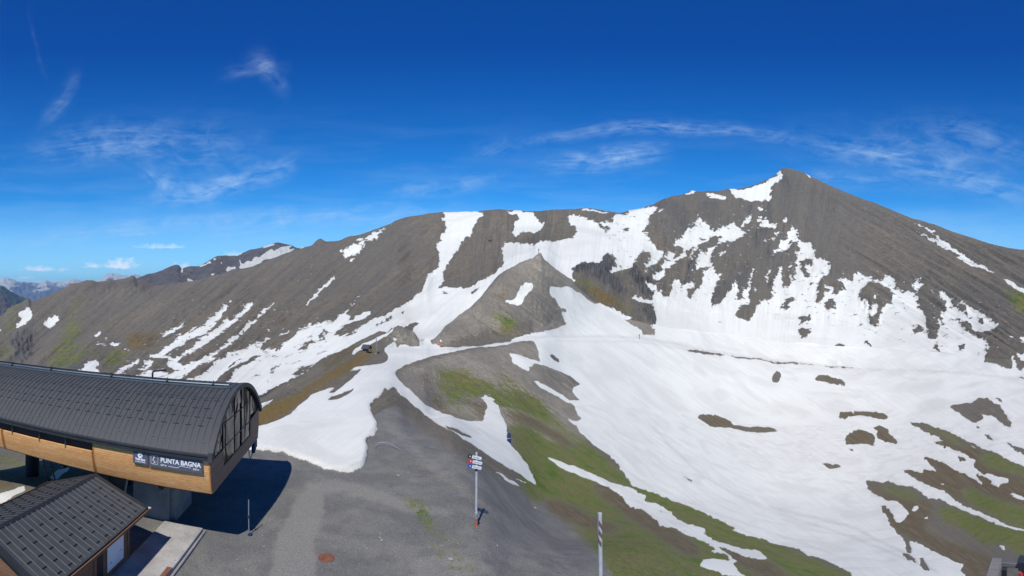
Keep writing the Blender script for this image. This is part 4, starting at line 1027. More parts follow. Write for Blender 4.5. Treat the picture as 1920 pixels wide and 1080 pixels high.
MAT['pale_pole'] = simple_mat('weathered_pole_paint', (.46, .47, .47), .6, .1, .15, 5.0)
MAT['rail_metal'] = simple_mat('ridge_rail_metal', (.15, .18, .20), .4, .5, .1, 3.0)
MAT['white'] = simple_mat('white_panel', (.74, .76, .80), .45, 0, .05, 2.0)
MAT['sign_blue'] = simple_mat('slate_blue_panel', (.095, .102, .135), .45, 0, .05, 2.0)
MAT['letter'] = simple_mat('white_lettering', (.82, .83, .85), .5, 0, .02, 2.0)
MAT['ink'] = simple_mat('dark_lettering', (.03, .035, .04), .6, 0, .02, 2.0)
MAT['red'] = simple_mat('red_paint', (.58, .03, .04), .5, 0, .15, 4.0)
MAT['blue'] = simple_mat('blue_paint', (.02, .09, .36), .5, 0, .15, 4.0)
MAT['navy'] = simple_mat('navy_cloth', (.010, .028, .09), .75, 0, .3, 2.0, .02)
MAT['rust'] = simple_mat('rusted_iron', (.20, .085, .052), .85, .1, .45, 7.0, .006)
MAT['rust_pole'] = simple_mat('orange_rust_foot', (.42, .13, .05), .8, 0, .3, 6.0)
MAT['brown_strip'] = simple_mat('faded_brown_tape', (.14, .095, .09), .7, 0, .25, 6.0)
MAT['concrete'] = simple_mat('concrete', (.36, .345, .32), .9, 0, .22, .9, .01, .2, (.22, .20, .18))
MAT['concrete_dark'] = simple_mat('concrete_footing', (.25, .245, .235), .9, 0, .22, .9, .01, .2)
MAT['stone'] = simple_mat('pale_stone', (.30, .29, .27), .9, 0, .25, 3.0, .02)
MAT['greywood'] = plank_mat('weathered_grey_timber', .055, [(.24, .225, .215), (.19, .18, .175), (.14, .13, .125), (.27, .235, .21)], axis='Z', along='X', knots=False)
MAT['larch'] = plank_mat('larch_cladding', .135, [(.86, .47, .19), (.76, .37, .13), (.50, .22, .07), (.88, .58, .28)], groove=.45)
MAT['larch_end'] = plank_mat('larch_end_cladding', .135, [(.30, .19, .125), (.23, .15, .10), (.16, .10, .07), (.34, .23, .165)], along='Y', groove=.5)  # same larch, its colours darkened to carry the end wall's shade
MAT['larch_edge'] = simple_mat('larch_edge_board', (.48, .21, .065), .6, 0, .15, 3.0)
MAT['hutwood'] = plank_mat('hut_cladding', .16, [(.26, .145, .085), (.20, .115, .07), (.13, .075, .045), (.30, .18, .11)], along='Y')
MAT['brownwood'] = simple_mat('brown_timber', (.20, .105, .06), .75, 0, .25, 4.0, .004)
MAT['orangewood'] = simple_mat('orange_varnished_log', (.60, .24, .05), .45, 0, .2, 4.0)
def glass_mat():
    m, N, b = new_mat('smoked_glass', .05, .22)
    co = N.n('ShaderNodeTexCoord').outputs['Object']
    b.inputs['Base Color'].default_value = (.018, .016, .014, 1); b.inputs['IOR'].default_value = 1.24
    n = N.noise(N.scalev(co, (.28, .30, .12)), 1.0, 3, .5, .8)
    bp = N.n('ShaderNodeBump', i={'Height': n, 'Strength': 1.0, 'Distance': .45}); N.nt.links.new(bp.outputs[0], b.inputs['Normal'])
    return m
MAT['glass'] = glass_mat()
def text_mesh(txt, size, mat, name, parent, loc, rot=(R(90), 0, 0), align='LEFT', extrude=.004, bold=0.0, xscale=1.0, mono=False):
    cu = bpy.data.curves.new(name, 'FONT'); cu.body = txt; cu.size = size; cu.align_x = align; cu.extrude = extrude; cu.offset = bold
    cu.resolution_u = 3
    tmp = bpy.data.objects.new('tmp', cu); COL.objects.link(tmp)
    dg = bpy.context.evaluated_depsgraph_get(); me = bpy.data.meshes.new_from_object(tmp.evaluated_get(dg))
    COL.objects.unlink(tmp); bpy.data.objects.remove(tmp); bpy.data.curves.remove(cu)
    me.name = name; me.materials.clear(); me.materials.append(mat)
    o = bpy.data.objects.new(name, me); link(o, parent); o.location = loc; o.rotation_euler = rot; o.scale = (xscale, 1, 1)
    return o
# ------------------------------------------------------------------ the chairlift station: local x = along (to the right end), y = across, away from the camera
TH = R(17.19); DIST = 26.4
SO = Vector((-math.sin(TH) * DIST, math.cos(TH) * DIST, 0.0))
def build_station():
    X1, X0 = -9.1, -36.0
    st = thing('chairlift_station', 'long barrel-roofed chairlift station clad in pale larch boards, raised on pillars above the gravel', 'lift station', SO, TH)
    Y1 = 12.5; ZE = 5.80; ZC = .33; YC = Y1 / 2; RA = 8.42
    def arc(y, dr=0.0): return ZC + math.sqrt((RA + dr) ** 2 - (y - YC) ** 2)
    ang = math.asin((YC + .15) / RA)
    def arcpts(n, dr=0.0): return [(YC + (RA + dr) * math.sin(a), ZC + (RA + dr) * math.cos(a)) for a in [(-ang + 2 * ang * i / n) for i in range(n + 1)]]
    # roof: thin curved shell with standing seams and snow-stop brackets
    mb = MB(); P = arcpts(48); Q = arcpts(48, -.12)
    xs = (X0, X1 + .12)
    ring = P + Q[::-1]
    mb.strip([[(x, y, z) for (y, z) in ring] for x in xs], close=True)
    mb.poly([(xs[1], y, z) for (y, z) in ring]); mb.poly([(xs[0], y, z) for (y, z) in ring])
    roof = mb.build('roof', MAT['roof'], st, smooth=True)
    sm = MB(); x = X1 - .12
    pts_s = arcpts(30, .012)
    while x > X0:
        for i in range(len(pts_s) - 1):
            a, b = pts_s[i], pts_s[i + 1]
            sm.quadbox([(x - .014, a[0], a[1] - .02), (x + .014, a[0], a[1] - .02), (x + .014, b[0], b[1] - .02), (x - .014, b[0], b[1] - .02),
                        (x - .014, a[0], a[1] + .022), (x + .014, a[0], a[1] + .022), (x + .014, b[0], b[1] + .022), (x - .014, b[0], b[1] + .022)])
        x -= .41
    extra = [sm.build('standing_seams', MAT['dark'])]
    # horizontal sheet joints near the crest
    jt = MB()
    for yy in (3.55,):
        z = arc(yy); jt.beam((X0, yy, z + .004), (X1, yy, z + .004), .02, .012)
    extra.append(jt.build('sheet_joint', MAT['black']))
    rows = [(.22, 0), (1.20, 1), (1.75, 0), (2.45, 1), (3.25, 0)]
    for yy, par in rows:
        sg = MB(); x = X1 - .53 - par * .41
        # each row is one run of stop brackets
        while x > X0:
            z = arc(yy)
            sg.box(x - .19, x + .19, yy - .012, yy + .012, z - .01, z + .045)
            if yy < .5: sg.box(x - .19, x + .19, yy - .02 + .14, yy + .14, arc(yy + .14), arc(yy + .14) + .05)
            x -= .82
        extra.append(sg.build('snow_stop_row', MAT['seam'] if yy < .5 else MAT['dark']))
    absorb(roof, *extra)
    # eaves fascia with gutter lip (both sides)
    fa = MB()
    for sgn, y0 in ((-1, 0.0), (1, Y1)):
        ya, yb = (y0 - .22, y0 - .02) if sgn < 0 else (y0 + .02, y0 + .22)
        fa.box(X0, X1 + .14, ya, yb, 5.47, 5.66)
        ya2, yb2 = (y0 - .28, y0 - .02) if sgn < 0 else (y0 + .02, y0 + .28)
        fa.box(X0, X1 + .16, ya2, yb2, 5.70, 5.84)
        fa.box(X0, X1 + .12, ya + .03, yb - .03, 5.655, 5.705)
    fa.build('eaves_gutter', MAT['dark'], st, bevel=.01)
    lip = MB(); lip.box(X0, X1 + .16, -.292, -.272, 5.80, 5.86); lip.box(X0, X1 + .14, -.235, -.215, 5.60, 5.625); lip.build('gutter_lip', MAT['trim'], st)
    # end trim arch
    ar = MB(); A = arcpts(48, .06); B = arcpts(48, -.24)
    ring = A + B[::-1]
    ar.strip([[(x, y, z) for (y, z) in ring] for x in (X1 + .05, X1 + .30)], close=True)
    for x in (X1 + .05, X1 + .30):
        for i in range(48): ar.poly([(x, *A[i]), (x, *A[i + 1]), (x, *B[i + 1]), (x, *B[i])])
    ar.box(X1 + .05, X1 + .30, -.30, -.03, 5.44, 5.95); ar.box(X1 + .05, X1 + .30, Y1 + .03, Y1 + .30, 5.44, 5.95)
    ar.build('arch_trim', MAT['roof'], st)
    # bulging timber bellies, near and far side, in long panels
    def by(z, top=5.45): return .45 * ((top - z) / 2.1) ** 2
    def belly(xa, xb, ztop, side, name='timber_panel'):
        n = 14; zs = [3.35 + (ztop - 3.35) * i / n for i in range(n + 1)]
        def row(x, off):
            return [(x, (by(z) + off) if side < 0 else Y1 - by(z) - off, z) for z in zs]
        mb = MB(); a0 = row(xa, 0); a1 = row(xb, 0); c0 = row(xa, .14); c1 = row(xb, .14)
        mb.strip([a0 + c0[::-1], a1 + c1[::-1]], close=True); mb.poly(a0 + c0[::-1]); mb.poly(a1 + c1[::-1])
        o = mb.build(name, MAT['larch'], st, smooth=True)
        for x_ in (xa, xb):
            e = MB(); w_ = .045
            e.strip([[(x_ - w_, (by(z) - .02) if side < 0 else Y1 - by(z) + .02, z) for z in zs] + [(x_ - w_, (by(z) + .16) if side < 0 else Y1 - by(z) - .16, z) for z in zs][::-1],
                     [(x_ + w_, (by(z) - .02) if side < 0 else Y1 - by(z) + .02, z) for z in zs] + [(x_ + w_, (by(z) + .16) if side < 0 else Y1 - by(z) - .16, z) for z in zs][::-1]], close=True)
            e.build('edge_board', MAT['larch_edge'], o)
        return o
    belly(-17.02, X1 + .05, 5.45, -1); belly(-25.2, -17.16, 4.84, -1); belly(X0, -25.36, 4.84, -1)
    belly(X0, -17.1, 5.45, 1); belly(-17.0, X1 + .05, 5.45, 1)
    # open slot behind the left panels: dark interior, posts
    sl = MB(); sl.box(X0, -17.1, .30, .36, 4.6, 5.5); sl.build('dark_slot', MAT['black'], st)
    for x in (-19.3, -21.6, -24.2, -26.6, -29.2, -32): MB().box(x - .035, x + .035, .02, .10, 4.7, 5.5).build('slot_post', MAT['trim'], st)
    # underside
    un = MB(); un.box(X0, X1, .48, Y1 - .48, 3.30, 3.42); un.build('underside', MAT['dark'], st)
    for xx in (-12.5, -20.0, -28.0):
        g = MB(); g.beam((xx, .6, 3.14), (xx, Y1 - .6, 3.14), .22, .3); g.build('floor_girder', MAT['black'], st)
    # end wall: glazing above, larch below and at the corners
    xe = X1 + .02
    G = [y for y in (2.57, 5.25, 7.05, 9.57)]
    def wallpoly(name, mat, pts, x0=xe, x1=xe + .10, bevel=0):
        mb = MB(); n = len(pts); mb.strip([[(x0, y, z) for y, z in pts], [(x1, y, z) for y, z in pts]], close=True)
        mb.poly([(x0, y, z) for y, z in pts]); mb.poly([(x1, y, z) for y, z in pts]); return mb.build(name, mat, st)
    zsl = [3.35 + (5.35 - 3.35) * i / 8 for i in range(9)]
    near = [(by(z) + .02, z) for z in zsl]; far = [(Y1 - by(z) - .02, z) for z in zsl]
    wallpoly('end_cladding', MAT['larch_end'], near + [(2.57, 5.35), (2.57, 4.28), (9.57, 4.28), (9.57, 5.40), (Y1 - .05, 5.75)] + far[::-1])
    arcp = [p for p in arcpts(60, -.22) if p[1] > 5.40]
    panes = []
    def zarc(y): return ZC + math.sqrt(max(0, (RA - .22) ** 2 - (y - YC) ** 2))
    def pane(ya, yb, zb, zt=None):
        n = 8; top = [(ya + (yb - ya) * i / n, min(zt, zarc(ya + (yb - ya) * i / n)) if zt else zarc(ya + (yb - ya) * i / n)) for i in range(n + 1)]
        if max(t[1] for t in top) < zb + .1: return
        pts = [(ya, min(zb, top[0][1] - .02)), (yb, min(zb, top[-1][1] - .02))] + top[::-1]
        wallpoly('pane', MAT['glass'], pts, xe + .0, xe + .05)
    zT = (5.38, 6.9)
    pane(.25, 2.54, 5.40); pane(9.60, 12.3, 5.80)
    for ya, yb in zip(G[:-1], G[1:]):
        pane(ya + .03, yb - .03, 4.32, zT[0] - .03); pane(ya + .03, yb - .03, zT[0] + .03, zT[1] - .03); pane(ya + .03, yb - .03, zT[1] + .03)
    for y in G:
        mb = MB(); zb = 4.25; mb.box(xe - .01, xe + .09, y - .02, y + .02, zb, zarc(y) + .02); mb.build('mullion', MAT['black'], st)
    for z in (4.28,) + zT:
        mb = MB(); mb.box(xe - .005, xe + .08, 2.61, 9.53, z - .022, z + .022); mb.build('transom', MAT['dark'], st)
    # ridge rail and brackets
    rl = MB(); yr = 5.35; zr = arc(yr) + .17
    rl.tube([(X0, yr, zr), (X1 - .35, yr, zr)], .075, 10); rl.box(X0, X1 - .2, yr - .26, yr - .16, arc(yr) - .0, arc(yr) + .10)
    rail = rl.build('ridge_rail', MAT['rail_metal'], st, smooth=True)
    for xx in (-10.6, -14.1, -18.75, -24.6, -29.0):
        k = MB(); k.disc((xx, yr, zr), (1, 0, 0), .17, .12, 14); k.box(xx - .09, xx + .09, yr - .14, yr + .14, zr - .22, zr - .05); k.tube([(xx, yr, zr), (xx, yr, zr + .28)], .03, 6)
        k.build('rail_clamp', MAT['black'], rail, smooth=True)
    # bent vent pipe behind the ridge
    vp = MB(); x, y = -15.75, 6.3; z = arc(y)
    vp.tube([(x, y, z - .1), (x, y, z + .45), (x + .06, y, z + .58), (x + .2, y, z + .64), (x + 1.15, y, z + .78)], .075, 10); vp.build('vent_pipe', MAT['dark'], st, smooth=True)
    # pillars
    cx, cy = -27.5, 6.3
    pl = MB(); pl.tube([(cx, cy, -1.9), (cx, cy, 3.35)], .62, 28)
    pil = pl.build('steel_pillar', MAT['black'], st, smooth=True)
    for z in (-1.7, .3, 2.0):
        f = MB(); f.tube([(cx, cy, z - .04), (cx, cy, z + .04)], .70 if z < 0 else .64, 28); f.build('flange', MAT['black'], pil, smooth=True)
    ft = MB(); ft.box(cx - 1.0, cx + 1.0, cy - 1.0, cy + 1.0, -3.2, -1.95); ft.build('footing', MAT['concrete'], pil, bevel=.04)
    bt = MB()
    for i in range(12):
        a = i * math.pi / 6; bt.tube([(cx + .82 * math.cos(a), cy + .82 * math.sin(a), -1.96), (cx + .82 * math.cos(a), cy + .82 * math.sin(a), -1.6)], .035, 6)
    absorb(pil, bt.build('anchor_bolts', MAT['galv']))
    cp = MB(); cp.box(-15.6, -12.9, 2.9, 6.4, -.5, 3.12); cp.box(-12.9, -12.5, 3.2, 6.1, -.5, 2.3); cp.build('concrete_pillar', MAT['concrete_dark'], st, bevel=.04)
    # drive machinery in the shade under the floor
    mc = MB(); mc.disc((-18.5, 5.0, 2.6), (0, .1, 1), 1.7, .16, 32); mc.build('bullwheel', MAT['trim'], st, smooth=True)
    mc = MB(); mc.box(-18.0, -16.4, 3.4, 4.8, 1.4, 2.5); mc.tube([(-16.4, 4.1, 1.9), (-15.9, 4.1, 1.9)], .4, 16); mc.beam((-19.5, 3.6, .2), (-16.6, 3.6, 3.1), .16); mc.beam((-16.6, 3.0, .1), (-18.6, 3.4, 3.1), .12)
    mc.build('drive_unit', MAT['dark'], st, bevel=.03)
    hz = MB(); hz.tube([(-16.1, 2.2, .2), (-15.95, 2.2, 1.2), (-15.6, 2.25, 3.0)], .07, 8); hz.build('cable_duct', MAT['galv'], st, smooth=True)
    # service ladder beside the steel pillar
    ld = MB(); a = Vector((-24.0, 3.4, 3.3)); b_ = Vector((-23.3, 4.2, -.9)); sd_ = Vector((.28, .1, 0))
    for s_ in (-1, 1): ld.beam(a + sd_ * s_, b_ + sd_ * s_, .12, .10)
    for i in range(12):
        p = a.lerp(b_, (i + .5) / 12); ld.beam(p - sd_, p + sd_, .06, .05)
    ld.build('ladder', MAT['dark'], st)
    # blue protective mat at the far lower corner
    nv = MB()
    for i, (dy, dz) in enumerate(((0, 0), (.30, .10), (.62, .26))):
        nv.box(X1 - .15, X1 + .12, 10.9 + dy, 11.22 + dy, 2.45 + dz, 3.32)
    nv.build('protective_mat', MAT['navy'], st, bevel=.05)
    rp = MB(); rp.tube([(X1, 10.9, 2.8), (X1, 10.5, 2.45), (X1, 10.0, 2.35), (X1, 9.6, 2.7), (X1, 9.5, 3.3)], .035, 6); rp.build('hanging_rope', MAT['navy'], st)
    return st
build_station()
def station_pt(x, y, z): return SO + Vector((x * math.cos(TH) - y * math.sin(TH), x * math.sin(TH) + y * math.cos(TH), z))
# ------------------------------------------------------------------ name boards on the larch wall
def flat_poly(name, mat, parent, pts, y0, y1):
    mb = MB(); mb.strip([[(x, y0, z) for x, z in pts], [(x, y1, z) for x, z in pts]], close=True)
    mb.poly([(x, y0, z) for x, z in pts]); mb.poly([(x, y1, z) for x, z in pts]); return mb.build(name, mat, parent)
def stroke(name, mat, parent, pts, w_, y0, y1, closed=False):
    mb = MB(); n = len(pts)
    for i in range(n if closed else n - 1):
        a = Vector((pts[i][0], 0, pts[i][1])); b = Vector((pts[(i + 1) % n][0], 0, pts[(i + 1) % n][1]))
        d = (b - a).normalized(); s_ = Vector((d.z, 0, -d.x)) * w_ / 2; a = a - d * w_ * .3; b = b + d * w_ * .3
        mb.quadbox([(a + s_).xzy if 0 else (a.x + s_.x, y0, a.z + s_.z), (a.x - s_.x, y0, a.z - s_.z), (b.x - s_.x, y0, b.z - s_.z), (b.x + s_.x, y0, b.z + s_.z),
                    (a.x + s_.x, y1, a.z + s_.z), (a.x - s_.x, y1, a.z - s_.z), (b.x - s_.x, y1, b.z - s_.z), (b.x + s_.x, y1, b.z + s_.z)])
    return mb.build(name, mat, parent)
def signs():
    yb = -.045
    s = thing('name_board', 'slate blue board reading PUNTA BAGNA with a skier pictogram on the larch wall', 'sign', station_pt(-12.95, yb, 4.66), TH)
    W, H = 3.50, .77
    mb = MB(); mb.box(0, W, -.03, .03, 0, H); mb.build('panel', MAT['sign_blue'], s, bevel=.008)
    for (xx, zz) in ((.5, .4), (3.0, .4)):
        bk = MB(); bk.box(xx - .05, xx + .05, .03, .12, zz - .15, zz + .15); bk.build('bracket', MAT['galv'], s)
    text_mesh('PUNTA BAGNA', .40, MAT['letter'], 'lettering', s, (.80, -.034, .345), xscale=.93, bold=.009)
    text_mesh('2217 m', .125, MAT['letter'], 'lettering', s, (.82, -.034, .14), bold=.004)
    text_mesh('2737 m', .125, MAT['letter'], 'lettering', s, (2.90, -.034, .165), bold=.004)
    stroke('route_line', MAT['letter'], s, [(1.32, .17), (1.86, .15), (1.95, .17), (2.06, .27), (2.14, .285), (2.78, .255)], .020, -.036, -.028)
    # pictogram frame and skier
    fr = []; cx, cz, hw, r_ = .40, .42, .235, .07
    for (sx, sz, a0) in ((1, 1, 0), (-1, 1, 90), (-1, -1, 180), (1, -1, 270)):
        for k in range(5):
            a = R(a0 + k * 22.5); fr.append((cx + sx * (hw - r_) + r_ * math.cos(a), cz + sz * (hw + .02 - r_) + r_ * math.sin(a)))
    stroke('pictogram_frame', MAT['letter'], s, fr, .018, -.036, -.028, closed=True)
    stroke('pictogram', MAT['letter'], s, [(.33, .60), (.40, .575), (.345, .53), (.33, .44), (.37, .34), (.42, .30), (.38, .25)], .030, -.036, -.028)
    stroke('pictogram', MAT['letter'], s, [(.35, .50), (.29, .47), (.27, .40), (.30, .33)], .014, -.036, -.028)
    stroke('pictogram', MAT['letter'], s, [(.29, .19), (.44, .26), (.55, .33)], .014, -.036, -.028)
    stroke('pictogram', MAT['letter'], s, [(.34, .60), (.44, .55)], .014, -.0362, -.0278)
    l = thing('resort_board', 'small slate blue board with a round white mountain emblem left of the PUNTA BAGNA board', 'sign', station_pt(-14.03, yb, 4.68), TH)
    mb = MB(); mb.box(0, 1.03, -.03, .03, 0, .74); mb.build('panel', MAT['sign_blue'], l, bevel=.008)
    bk = MB(); bk.box(.45, .58, .03, .12, .25, .5); bk.build('bracket', MAT['galv'], l)
    d = MB(); d.disc((.50, -.032, .53), (0, 1, 0), .165, .008, 28); d.build('emblem', MAT['letter'], l)
    flat_poly('emblem_mountain', MAT['sign_blue'], l, [(.42, .50), (.47, .55), (.485, .53), (.53, .575), (.62, .50)], -.040, -.034)
    text_mesh('Valfréjus', .215, MAT['letter'], 'lettering', l, (.515, -.034, .215), align='CENTER', bold=.007, xscale=.92)
    text_mesh('Haute Maurienne Vanoise', .066, MAT['letter'], 'lettering', l, (.515, -.034, .105), align='CENTER', bold=.003)
signs()
# ------------------------------------------------------------------ the hut below
def build_hut():
    ht = thing('ticket_hut', 'small timber hut with dark ribbed gable roof in front of the station', 'hut', SO, TH)
    XR = -16.1; HW = 3.6; YA, YB = -10.6, -1.2; ZR, ZEV = 3.9, 2.6
    XE0, XE1 = XR - HW, XR + HW
    def zr(x): return ZR - (ZR - ZEV) * abs(x - XR) / HW
    def slope(name, sgn):
        mb = MB(); xe = XR + sgn * HW; t = .14
        mb.quadbox([(XR, YA, ZR - t), (xe, YA, ZEV - t), (xe, YB, ZEV - t), (XR, YB, ZR - t), (XR, YA, ZR), (xe, YA, ZEV), (xe, YB, ZEV), (XR, YB, ZR)])
        o = mb.build(name, MAT['roof_hut'], ht)
        s = MB(); y = YA + .30
        while y < YB - .1:
            a0, a1 = XR + sgn * .12, XR + sgn * (HW - .08)
            s.quadbox([(a0, y - .016, zr(a0) - .01), (a1, y - .016, zr(a1) - .01), (a1, y + .016, zr(a1) - .01), (a0, y + .016, zr(a0) - .01),
                       (a0, y - .016, zr(a0) + .04), (a1, y - .016, zr(a1) + .04), (a1, y + .016, zr(a1) + .04), (a0, y + .016, zr(a0) + .04)])
            y += .40
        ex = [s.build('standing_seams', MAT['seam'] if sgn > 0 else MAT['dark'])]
        for j, a in enumerate((.95, 1.55, 2.2, 2.75, 3.3)):
            g = MB(); y = YA + .50 + (j % 2) * .40
            while y < YB - .2:
                xx = XR + sgn * a; g.box(xx - .022, xx + .022, y - .155, y + .155, zr(xx), zr(xx) + .035); y += .80
            ex.append(g.build('snow_stop_row', MAT['black']))
        return absorb(o, *ex)
    slope('roof_slope', 1); slope('roof_slope', -1)
    cap = MB(); cap.quadbox([(XR - .22, YA, zr(XR - .22) + .03), (XR + .16, YA, zr(XR + .16) + .03), (XR + .16, YB, zr(XR + .16) + .03), (XR - .22, YB, zr(XR - .22) + .03),
                             (XR - .02, YA, ZR + .09), (XR + .02, YA, ZR + .09), (XR + .02, YB, ZR + .09), (XR - .02, YB, ZR + .09)])
    cap.build('ridge_cap', MAT['dark'], ht)
    for y0, y1 in ((YA - .16, YA + .02), (YB - .06, YB + .1)):
        for sgn in (-1, 1):
            v = MB(); xe = XR + sgn * (HW + .02)
            v.quadbox([(XR, y0, ZR - .20), (xe, y0, ZEV - .20), (xe, y1, ZEV - .20), (XR, y1, ZR - .20), (XR, y0, ZR + .05), (xe, y0, ZEV + .05), (xe, y1, ZEV + .05), (XR, y1, ZR + .05)])
            v.build('verge_board', MAT['dark'], ht)
    for sgn in (1, -1):
        g = MB(); x = XR + sgn * (HW + .02); x2 = XR + sgn * (HW + .16)
        g.box(min(x, x2), max(x, x2), YA, YB + .12, ZEV - .13, ZEV - .10); g.box(min(x2, x2 + sgn * .02), max(x2, x2 + sgn * .02), YA, YB + .12, ZEV - .13, ZEV + .0)
        g.build('gutter', MAT['brownwood'], ht)
    gc = MB(); gc.box(XE1 + .01, XE1 + .19, YB + .13, YB + .17, ZEV - .14, ZEV + .02); gc.build('gutter_end', MAT['white'], ht)
    # walls
    xw0, xw1, yw0, yw1 = XR - 3.1, XR + 3.1, YA + .5, YB - 1.4
    wm = MB(); wm.box(xw1 - .12, xw1, yw0, yw1, -.3, 2.55); wm.box(xw0, xw0 + .12, yw0, yw1, -.3, 2.55); wm.build('side_walls', MAT['hutwood'], ht)
    for yy in (yw0, yw1 - .12):
        gm = MB(); pts = [(xw0 + .12, -.3), (xw1 - .12, -.3), (xw1 - .12, zr(xw1) - .16), (XR, ZR - .16), (xw0 + .12, zr(xw0) - .16)]
        gm.strip([[(x, yy, z) for x, z in pts], [(x, yy + .12, z) for x, z in pts]], close=True); gm.poly([(x, yy, z) for x, z in pts]); gm.poly([(x, yy + .12, z) for x, z in pts])
        gm.build('gable_wall', MAT['hutwood'], ht)
    cpn = MB(); cpn.box(xw1 - .16, xw1 + .05, yw1 - .08, yw1 + .10, -.3, 2.5); cpn.build('corner_post', MAT['brownwood'], ht, bevel=.01)
    cpn = MB(); cpn.box(xw1 - .02, xw1 + .05, -6.2, -5.95, -.3, 2.5); cpn.build('corner_post', MAT['brownwood'], ht, bevel=.01)
    dk = MB(); dk.box(xw1 - .02, xw1 + .025, -5.9, -5.3, -.2, 2.3); dk.build('door', MAT['black'], ht)
    wf = MB(); wf.box(xw1, xw1 + .05, -5.02, -3.16, .50, 2.06); win = wf.build('window_board', MAT['brownwood'], ht)
    wp = MB(); wp.box(xw1 + .045, xw1 + .07, -4.95, -3.23, .57, 1.99); wp.build('white_sheet', MAT['white'], win, bevel=.006)
    for (a, b_) in ((-4.6, .95), (-3.55, 1.15)):
        k = MB(); k.disc((xw1 + .075, a, b_), (1, 0, 0), .035, .02, 10); k.build('knob', MAT['black'], win)
    # lower porch at the near end
    pr = MB(); pr.quadbox([(XR - 3.0, YA - 3.2, 1.55), (XR + 2.2, YA - 3.2, 1.55), (XR + 2.2, YA - .2, 2.25), (XR - 3.0, YA - .2, 2.25), (XR - 3.0, YA - 3.2, 1.65), (XR + 2.2, YA - 3.2, 1.65), (XR + 2.2, YA - .2, 2.35), (XR - 3.0, YA - .2, 2.35)])
    po = pr.build('porch_roof', MAT['roof_hut'], ht)
    sp = MB(); x = XR - 2.8
    while x < XR + 2.1: sp.beam((x, YA - 3.15, 1.675), (x, YA - .22, 2.37), .03, .04); x += .4
    absorb(po, sp.build('standing_seams', MAT['dark']))
    for xx in (XR - 2.7, XR + 1.9):
        k = MB(); k.box(xx - .08, xx + .08, YA - 3.0, YA - 2.84, -.3, 1.56); k.build('porch_post', MAT['brownwood'], ht)
    lg = MB(); lg.tube([(XR - .35, YA - .32, -.2), (XR - .35, YA - .32, 3.35)], .16, 14); lg.build('orange_post', MAT['orangewood'], ht, smooth=True)
    return ht
build_hut()
def build_slab():
    mb = MB(); mb.box(-13.0, -10.3, -15.0, 2.4, -.5, .26)
    s = thing('loading_ramp', 'raised pale concrete slab with a worn edge beside the hut, half in shadow', 'slab', SO, TH)
    mb.build('slab', MAT['concrete'], s, bevel=.05)
    e = MB(); e.box(-10.62, -10.32, -15.0, -2.5, .262, .30); e.build('rusty_edge_strip', MAT['rust'], s)
    k = MB(); k.box(-10.26, -10.1, -15.0, 2.45, -.5, .12); k.build('kerb', MAT['concrete_dark'], s, bevel=.03)
build_slab()
# ------------------------------------------------------------------ poles, signs and small things
def plant(px, r, dz=0.0):
    p = spot(px, r); p.z += dz; return p
def signpost():
    p = plant(893, 31.5, 0)
    h = 15 - (848 - HOR) / FPX * 31.5 - p.z
    t = thing('piste_signpost', 'tall pale pole carrying three white arrow boards tipped black, red and blue', 'signpost', p, R(4))
    mb = MB(); mb.tube([(0, 0, .85), (0.02, 0, h)], .075, 14); mb.build('pole', MAT['pale_pole'], t, smooth=True)
    mb = MB(); mb.tube([(0, 0, -.4), (0, 0, .55)], .10, 12); mb.build('rusty_foot', MAT['rust_pole'], t, smooth=True)
    mb = MB(); mb.tube([(0, 0, .5), (0, 0, .9)], .125, 14); mb.box(-.2, .2, -.05, .05, .62, .76); mb.build('clamp', MAT['galv'], t, smooth=True)
    data = [(h - .30, 'black', 'Pinta Bagna', .0), (h - .62, 'red', 'Bouvreuil Co', .04), (h - .94, 'blue', 'Bouvreuil Co', .0)]
    for (z, c, txt, dx) in data:
        b = bpy.data.objects.new('arrow_board', None); link(b, t); b.location = (-.05 + dx, -.11, z); b.rotation_euler = (0, R(17), R(18)); b.scale = (.95, 1, .80)
        b['label'] = 'white arrow board with a %s tip' % c
        mb = MB(); mb.strip([[(x, y, zz) for x, zz in ((-.26, -.12), (.42, -.12), (.46, 0), (.42, .12), (-.26, .12))] for y in (-.015, .015)], close=True)
        for y in (-.015, .015): mb.poly([(x, y, zz) for x, zz in ((-.26, -.12), (.42, -.12), (.46, 0), (.42, .12), (-.26, .12))])
        mb.build('board', MAT['white'], b)
        mb = MB(); pts = ((-.60, .0), (-.52, -.145), (-.262, -.145), (-.262, .145), (-.52, .145))
        mb.strip([[(x, y, zz) for x, zz in pts] for y in (-.016, .016)], close=True)
        for y in (-.016, .016): mb.poly([(x, y, zz) for x, zz in pts])
        mb.build('arrow_tip', MAT[{'black': 'ink', 'red': 'red', 'blue': 'blue'}[c]], b)
        d = MB(); d.disc((-.41, -.019, 0), (0, 1, 0), .045, .006, 12); d.build('piste_mark', MAT['letter'], b)
        text_mesh(txt, .125, MAT['ink'], 'lettering', b, (-.19, -.019, -.04), extrude=.002, bold=.0, xscale=.85)
    mb = MB(); mb.box(-.09, .09, -.10, .09, h - 1.2, h - 1.05); mb.build('board_bracket', MAT['black'], t)
signpost()
